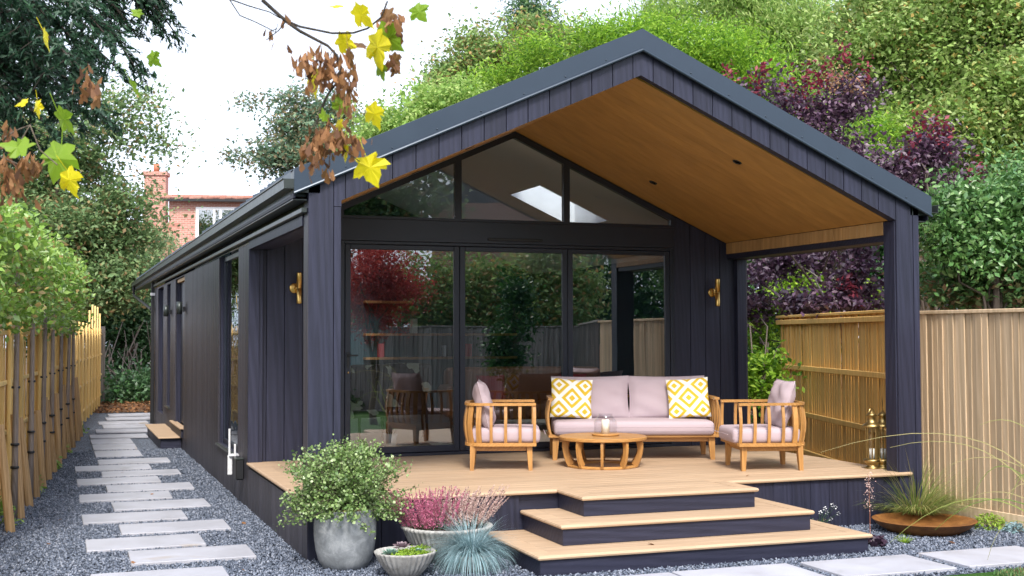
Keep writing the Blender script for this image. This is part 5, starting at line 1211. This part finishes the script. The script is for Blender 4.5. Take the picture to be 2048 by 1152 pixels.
def mleaf(u, v, s_px, ang, tilt, mat, parent, b0, d, seed, fold=.25):
    rs = np.random.default_rng(seed); c = at(u, v, d)-b0; s_ = s_px*d/F; ca, sa = math.cos(ang), math.sin(ang)
    curl = rs.uniform(-.5, .6)
    vs = [np.array([0, 0, 0.])]
    for x, y in LOBE:
        x, y = x+rs.normal()*.025, y+rs.normal()*.025; xx, yy = x*math.cos(tilt), y; dep = abs(x)*fold+.12*rs.normal()*abs(x)+x*math.sin(tilt)+curl*y*y
        a, b = ca*xx-sa*yy, sa*xx+ca*yy; vs.append((RT2*a+UP2*b+FW*dep)*s_)
    vs[0] = (FW*-.02)*s_
    n = len(LOBE); fs = [[0, 1+i, 1+(i+1) % n] for i in range(n)]
    base = vs[1]; px = rs.uniform(-.25, .25)
    for k in range(4):
        q_ = base+(RT2*(-sa*-1*0+ca*px*k/3-sa*(-.22*k))+UP2*(sa*px*k/3+ca*(-.22*k)))*s_; vs += [q_-RT2*s_*.012, q_+RT2*s_*.012]
    for k in range(3): b_ = n+1+2*k; fs.append([b_, b_+1, b_+3, b_+2])
    o = meshobj('leaf', [tuple(v_) for v_ in vs], fs, mat, parent, False, tuple(c)); return o
for i, (u, v, s_, a, tl, mt) in enumerate(((740, 335, 62, 3.5, .2, 'yellow'), (755, 95, 75, 3.3, .9, 'yellow'), (722, 30, 55, 3.9, 1.0, 'yellow'), (690, 84, 42, 4.2, .6, 'yellow'), (627, 155, 60, 3.2, 1.0, 'yellow'), (748, 228, 52, 3.5, .8, 'yellow'),
        (775, 75, 62, 4.0, .7, 'green'), (838, 24, 38, 3.8, .2, 'green'), (762, 140, 40, 3.4, 1.0, 'green'), (683, 208, 42, .4, .7, 'green'), (672, 12, 34, 1.6, 1.2, 'yellow'), (690, 300, 40, 3.2, 1.1, 'yellow'), (648, 232, 26, .2, 1.0, 'green'), (678, 250, 28, 3.0, .9, 'yellow'), (720, 90, 30, 1.2, 1.1, 'seed'), (775, 35, 42, 3.2, .6, 'seed'), (790, 120, 34, 3.6, .8, 'seed'), (700, 115, 45, 3.4, 1.2, 'seed'))):
    mleaf(u, v, s_, a, tl, L[mt+'b'], MT, b0, DT+rng.normal()*.03, i)
def keys(parent, b0, clusters, d, size=.036):
    C = []; Dd = []; V = []; Fs = []
    for (u, v, su, sv, n) in clusters:
        for i in range(int(n*1.35)):
            c = at(u+rng.normal()*su, v+rng.normal()*sv, d+rng.normal()*.03)-b0; dn = np.array([rng.normal()*.35, rng.normal()*.35, -1.]); dn /= np.linalg.norm(dn); sd_ = np.cross(dn, rng.normal(size=3)); sd_ /= np.linalg.norm(sd_); ln = size*rng.uniform(.7, 1.2)
            b = len(V); wv = ln*.25; V += [c, c+dn*ln*.25+sd_*wv*.5, c+dn*ln*.7+sd_*wv*1.2, c+dn*ln, c+dn*ln*.8-sd_*wv*.6, c+dn*ln*.3-sd_*wv*.35]
            Fs += [(b, b+1, b+2), (b, b+2, b+3), (b, b+3, b+4), (b, b+4, b+5)]
    return tag(bulk('seed_keys', np.array(V), np.array(Fs), L['seed'], parent), kind='stuff')
keys(MT, b0, [(650, 130, 22, 22, 90), (690, 160, 14, 26, 45), (660, 265, 24, 14, 70), (640, 310, 20, 18, 34), (785, 40, 12, 12, 30), (610, 120, 14, 12, 16), (785, 125, 8, 10, 12), (535, 55, 6, 4, 3), (560, 85, 14, 4, 3), (570, 28, 5, 6, 2), (700, 275, 14, 12, 16), (620, 290, 8, 12, 10)], DT)
ML = thing('maple_sprig', 'sycamore sprig with green and yellow leaves hanging low at the left edge', 'branch', tuple(at(60, 250, 3.6))); b0 = at(60, 250, 3.6)
mb = MB()
for pts in ([(-30, 300), (30, 262), (60, 250), (80, 300), (115, 330)], [(60, 250), (40, 285)], [(-30, 300), (40, 330), (70, 345)]): mb.tube([at(u, v, 3.6)-b0 for u, v in pts], .002, 5, False)
mb.build('twigs', M['bark'], ML, True)
for i, (u, v, s_, a, tl, mt) in enumerate(((115, 318, 80, 2.9, .4, 'green'), (138, 360, 55, 3.5, .5, 'yellow'), (35, 295, 55, 1.4, .8, 'green'), (128, 240, 58, 3.8, .9, 'green'), (75, 215, 34, 3.2, .8, 'yellow'), (90, 75, 45, 3.4, 1.1, 'yellow'), (306, 117, 34, 3.9, .6, 'green'), (268, 175, 46, 3.7, 1.2, 'green'), (273, 25, 24, 1, .8, 'green'), (45, 205, 26, 2, .9, 'yellow'))):
    mleaf(u, v, s_, a, tl, L[mt+'b'], ML, b0, 3.6+rng.normal()*.05, 100+i)
keys(ML, b0, [(20, 345, 18, 22, 60), (65, 325, 12, 12, 34), (180, 165, 14, 16, 34), (10, 250, 10, 16, 14)], 3.6)

# ------------------------------------------------------------------ brick house, upper left
H = thing('brick_house', 'red brick house with chimney beyond the trees at upper left', 'house', (1.2, 42, 0), R(-14))
def hx(u, v, d=45):
    p = at(u, v, d); return p
Hm = (Matrix.Translation((1.2, 42, 0)) @ Matrix.Rotation(R(-14), 4, 'Z')).inverted()
def hl(u, v, yl=0):
    """pixel to house-local point on the facade plane y = yl"""
    o = Hm @ Vector(CAM); d = (Hm.to_3x3() @ Vector(FW + RT2*(u-1024)/F - UP2*(v-576)/F)); t_ = (yl-o.y)/d.y; return o+d*t_
a = hl(338, 398); b = hl(530, 398); zE = hl(430, 402).z
MB().box(a.x, b.x+6, 0, 6, -.05, zE).build('wall', M['brick'], H)
wl = hl(392, 414); wr = hl(505, 414); wb_ = hl(400, 482)
wn_ = MB(); wz1, wz0 = wl.z, wb_.z; wx0, wx1 = wl.x, wr.x; fw_ = .12
wn_.box(wx0, wx1, -.06, .02, wz1-fw_, wz1).box(wx0, wx1, -.06, .02, wz0, wz0+fw_)
for k, f_ in enumerate((0, .32, .44, .76, 1)): x = wx0+(wx1-wx0-fw_)*f_; wn_.box(x, x+fw_*(1 if f_ in (0, 1) else .8), -.061, .019, wz0+fw_, wz1-fw_)
wo_ = wn_.build('window', M['white'], H); MB().box(wx0+.03, wx1-.03, -.02, -.01, wz0+.03, wz1-.03).build('pane', M['glasss'], wo_); MB().box(wx0+.02, wx1-.02, -.003, -.001, wz0, wz1).build('dark_backing', M['teal'], wo_)  # dark panel behind the glass, standing in for the room
MB().box(a.x-.3, b.x+6.3, -.35, -.2, zE-.05, zE+.1).build('gutter', M['black'], H)
rf = MB()
for r_ in range(2):
    z = zE+.05+r_*.09; y = -.35+r_*.32
    for c_ in range(60): x = a.x-.35+c_*.24; rf.box(x+.005, x+.235, y, y+.34, z, z+.10)
tag(rf.build('roof_tiles', M['tile'], H), kind='stuff')
ch0 = hl(291, 352, 1.5); ch1 = hl(334, 352, 1.5); chb = hl(300, 420, 1.5)
c_ = MB().box(ch0.x, ch1.x, 1.2, 1.9, chb.z-2, ch0.z).box(ch0.x-.06, ch1.x+.06, 1.14, 1.96, ch0.z, ch0.z+.16).build('chimney', M['brick'], H)
MB().lathe([(.12, 0), (.13, .35), (.11, .35), (.1, 0)], 12).build('chimney_pot', M['terra'], c_, True, ((ch0.x+ch1.x)/2, 1.55, ch0.z+.16))
H2 = thing('tiled_outbuilding', 'lower house wing with clay tiled slope behind the leaves at left', 'house', (-2.4, 38, 0), R(-10)); 
Hm = (Matrix.Translation((-2.4, 38, 0)) @ Matrix.Rotation(R(-10), 4, 'Z')).inverted()
p0, p1, p2 = hl(235, 455), hl(330, 430), hl(350, 590)
MB().box(p0.x, hl(350, 500).x, .2, 5, -.05, p0.z-1.2).build('wall', M['white'], H2)
rf = MB(); z0_, z1_ = hl(300, 560).z, hl(300, 440).z; nr = 14
for r_ in range(nr):
    z = z0_+(z1_-z0_)*r_/nr; y = r_*.13
    for c_ in range(int((hl(352, 500).x-p0.x)/.22)): x = p0.x+c_*.22+(r_ % 2)*.1; rf.box(x+.004, x+.216, y, y+.05, z, z+(z1_-z0_)/nr*1.25)
tag(rf.build('roof_tiles', M['tile'], H2), kind='stuff')

# ------------------------------------------------------------------ inside the room
t = thing('leather_sofa', 'tan leather sofa inside the room behind the glass', 'sofa', (4.35, 6.3, .5), R(-8))
rounded_box('seat', M['tan'], t, 2.3, .9, .22, .07, (0, 0, .30)); rounded_box('backrest', M['tan'], t, 2.3, .28, .55, .1, (0, .36, .62)); rounded_box('armrest', M['tan'], t, .25, .9, .42, .09, (-1.12, 0, .45)); rounded_box('armrest', M['tan'], t, .25, .9, .42, .09, (1.12, 0, .45))
for x in (-1.05, 1.05):
    for y in (-.38, .38): MB().tube([(x, y, 0), (x, y, .2)], [.018, .026], 8).build('leg', M['oak'], t)
for i, (x, lb) in enumerate(((3.75, 'red cushion on the leather sofa seen through the middle glass'), (5.0, 'red cushion at the right end of the indoor leather sofa'))):
    o = pillow('cushion', M['red'], None, .42, .42, .13, Matrix.Translation((x, 6.15, 1.1)) @ Matrix.Rotation(R(-15), 4, 'X'), 10, seed=40+i); tag(o, lb, 'cushion')
def hide_chair(loc, rz, label):
    t = thing('cowhide_chair', label, 'chair', loc, rz, 'cowhide chairs inside the room')
    rounded_box('seat', M['hide'], t, .62, .62, .12, .04, (0, 0, .40)); o = rounded_box('backrest', M['hide'], t, .62, .12, .60, .05, (0, .30, .70)); o.rotation_euler = (R(-12), 0, 0)
    for x in (-.27, .27):
        for y in (-.27, .27): MB().tube([(x, y, 0), (x*.95, y*.95, .36)], [.014, .02], 8).build('leg', M['black'], t)
        MB().box(x-.02, x+.02, -.3, .3, .58, .61, .005).build('armrest', M['oak'], t)
hide_chair((1.55, 5.1, .5), R(200), 'cowhide armchair inside behind the left glass door'); hide_chair((2.35, 5.6, .5), R(170), 'second cowhide armchair inside behind the left teak armchair')
ck = thing('wall_clock', 'large round pale wall clock high inside the left glass door', 'clock', (1.35, 9.7, 2.85))
ckm = MB().lathe([(0, -.02), (.5, -.02), (.52, 0), (.5, .02), (0, .02)], 40).build('clock_face', M['cream'], ck, True); ckm.rotation_euler = (R(90), 0, 0)
for k in range(12): a = k*math.pi/6; MB().box(-.02, .02, -.03, -.026, .33, .46).build('hour_mark', M['black'], ck).rotation_euler = (0, a, 0)
MB().box(-.015, .015, -.045, -.04, -.05, .30).build('clock_hand', M['black'], ck).rotation_euler = (0, .9, 0)
sh = thing('shelving', 'wooden wall shelves at the back of the room inside', 'shelves', (0, 10.1, 0))
for z in (1.45, 1.85, 2.4):
    MB().box(2.9, 5.6 if z < 2 else 3.7, 0, .22, z, z+.04, .004).build('shelf', M['tanwood'], sh)
rngb = random.Random(5)
for k in (1, 2, 4, 7, 9, 12):
    x = 2.95+k*.19; z = 1.49 if k % 2 else 1.89
    if z > 1.6 and x > 4.9: continue
    o = MB().box(0, rngb.uniform(.03, .12), .03, .18, 0, rngb.uniform(.14, .26), .003).build('book', [M['cream'], M['red'], M['teal'], M['white']][k % 4], None, loc=(x, 10.1, z+.001))
    nb = (1, 2, 4, 7, 9, 12).index(k)
    tag(o, f'{["pale", "red", "dark teal", "white"][k % 4]} book, {["first", "second", "third", "fourth", "fifth", "sixth"][nb]} from the left on the indoor wooden shelves', 'book', 'books on the indoor shelves')
t = thing('plant_pot', 'small white pot with a spiky plant on the floor inside the left door', 'pot', (1.9, 4.6, .5)); MB().lathe([(0, 0), (.07, 0), (.09, .16), (.08, .16), (.07, .12), (0, .12)], 20).build('pot_body', M['white'], t, True)
tuft('spiky_plant', 'spiky houseplant in the small white pot indoors', 'plant', (1.9, 4.6, .62), 40, .12, .03, L['dark'], .006, .3, .6)
rg = thing('cowhide_rug', 'pale cowhide rug on the floor inside the doors', 'rug', (2.3, 4.5, .503)); pts = [(math.cos(a)*(.75+.2*math.sin(3*a)+.1*math.sin(7*a)), math.sin(a)*(.5+.12*math.cos(4*a))) for a in np.linspace(0, 2*math.pi, 40, False)]
MB().prism(pts, 0, .006, 'xy').build('hide', M['hide'], rg)

# ------------------------------------------------------------------ garden behind the camera (seen mirrored in the glass)
def mir(u, v, d): p = at(u, v, d); return np.array([p[0], 2*YB-p[1], p[2]])
def mb_(u, v, ru, rv, d, dep=None, wt=1): rx, rz = ru*d/F, rv*d/F; return (mir(u, v, d), (rx, dep if dep else (rx+rz)/2, rz), wt)
def mg(u, d): p = mir(u, 669, d); return (p[0], p[1], 0)
fa, fb = mir(560, 700, 31.2), mir(1160, 700, 29.6)
fence('boundary_fence', 'featheredge fence along the right of the lawn, mirrored in the right door', (6.70, -2.3), (fb[0], fb[1]), 2.1, .125, .14, M['greyf'], False, (), 0, True)
bf = fence('back_fence', 'weathered grey featheredge fence across the far end of the lawn', (fb[0], fb[1]), (fa[0], fa[1]), 2.05, .125, .14, M['greyf'], False, (), 2.4, True)
tree('red_japanese_maple', 'red Japanese maple on the lawn, mirrored in the left door', 'tree', [mb_(740, 560, 70, 60, 26), mb_(720, 620, 60, 45, 26), mb_(790, 580, 40, 40, 26), mb_(760, 520, 50, 35, 26)], 14000, .10, L['redm'], M['bark'], mg(750, 26), mir(745, 560, 26), .08, 'narrow', .22, nl=12)
tree('mixed_hedge', 'tall mixed hedge above the grey fence, mirrored in the doors', 'hedge', [mb_(830, 590, 70, 60, 33), mb_(930, 570, 80, 60, 33), mb_(1030, 570, 80, 70, 33), mb_(1120, 560, 70, 80, 33), mb_(860, 640, 160, 40, 33), mb_(1060, 630, 130, 40, 33), mb_(680, 620, 80, 60, 33)], 26000, .15, L['browng'], M['bark'], mg(930, 33), mir(930, 570, 33), .1, 'oval', .35, nl=10)
tree('yew_tree', 'dark evergreen tree mirrored in the right door', 'tree', [mb_(1190, 570, 70, 90, 36), mb_(1290, 590, 70, 80, 36), mb_(1380, 560, 90, 120, 36), mb_(1240, 640, 120, 50, 36)], 20000, .14, L['dark'], M['bark'], mg(1250, 36), mir(1250, 560, 36), .15, 'oval', .35, nl=10)
tree('young_pear_tree', 'slim young tree on the lawn, mirrored in the middle door', 'tree', [mb_(1035, 600, 30, 50, 27), mb_(1020, 670, 34, 50, 27), mb_(1015, 730, 26, 30, 27)], 4200, .11, L['dark'], M['bark'], mg(1020, 27), mir(1030, 580, 27), .04, 'oval', .16, nl=10)
tree('ash_tree', 'tall loose tree mirrored in the upper left gable window', 'tree', [mb_(700, 400, 120, 90, 38), mb_(820, 380, 90, 80, 38, wt=.7), mb_(560, 420, 120, 130, 38)], 17000, .18, L['left'], M['bark'], mg(740, 38), mir(740, 390, 38), .2, 'lobed', .4, nl=14)
HB = thing('neighbour_house', 'red brick house with green framed bay, mirrored in the middle glass', 'house', (0, 0, 0))
q0, q1 = mir(880, 700, 50), mir(1190, 700, 50); ang = math.atan2(q1[1]-q0[1], q1[0]-q0[0]); HB.location = (q0[0], q0[1], 0); HB.rotation_euler = (0, 0, ang)
wd_ = float(np.linalg.norm((q1-q0)[:2])); zt0 = mir(1000, 430, 50)[2]
MB().box(0, wd_, -.3, 5, -.05, zt0).build('wall', M['brick'], HB)
MB().prism([(-.4, zt0), (wd_+.4, zt0), (wd_/2, zt0+2.2)], -.5, 5).build('roof', M['metal'], HB)
gf = plain('green_paint', (.25, .42, .33), .5)
for (x0, x1, z0, z1) in ((.3*wd_, .62*wd_, zt0-1.5, zt0-.25), (.3*wd_, .62*wd_, zt0-4.3, zt0-2.8), (.75*wd_, .92*wd_, zt0-1.5, zt0-.3)):
    wn_ = MB(); 
    for k in range(5): x = x0+(x1-x0-.1)*k/4; wn_.box(x, x+.1, -.40, -.31, z0, z1)
    wn_.box(x0, x1, -.401, -.312, z0, z0+.1).box(x0, x1, -.401, -.312, z1-.1, z1)
    o = wn_.build('window', gf, HB); MB().box(x0+.02, x1-.02, -.34, -.33, z0+.02, z1-.02).build('pane', M['teal'], o)
bdd = thing('rear_shrubs', 'low green shrubs along the foot of the grey back fence', 'shrubs', tuple(mg(900, 30.4)))
b0 = np.array(mg(900, 30.4)); crown('foliage', [(q[0]-b0, q[1]) for q in [mb_(660, 800, 60, 14, 30.5), mb_(1120, 790, 60, 20, 29.5)]], 2500, .09, L['dark'], bdd, 'oval', .15)
for me in bpy.data.meshes: pass
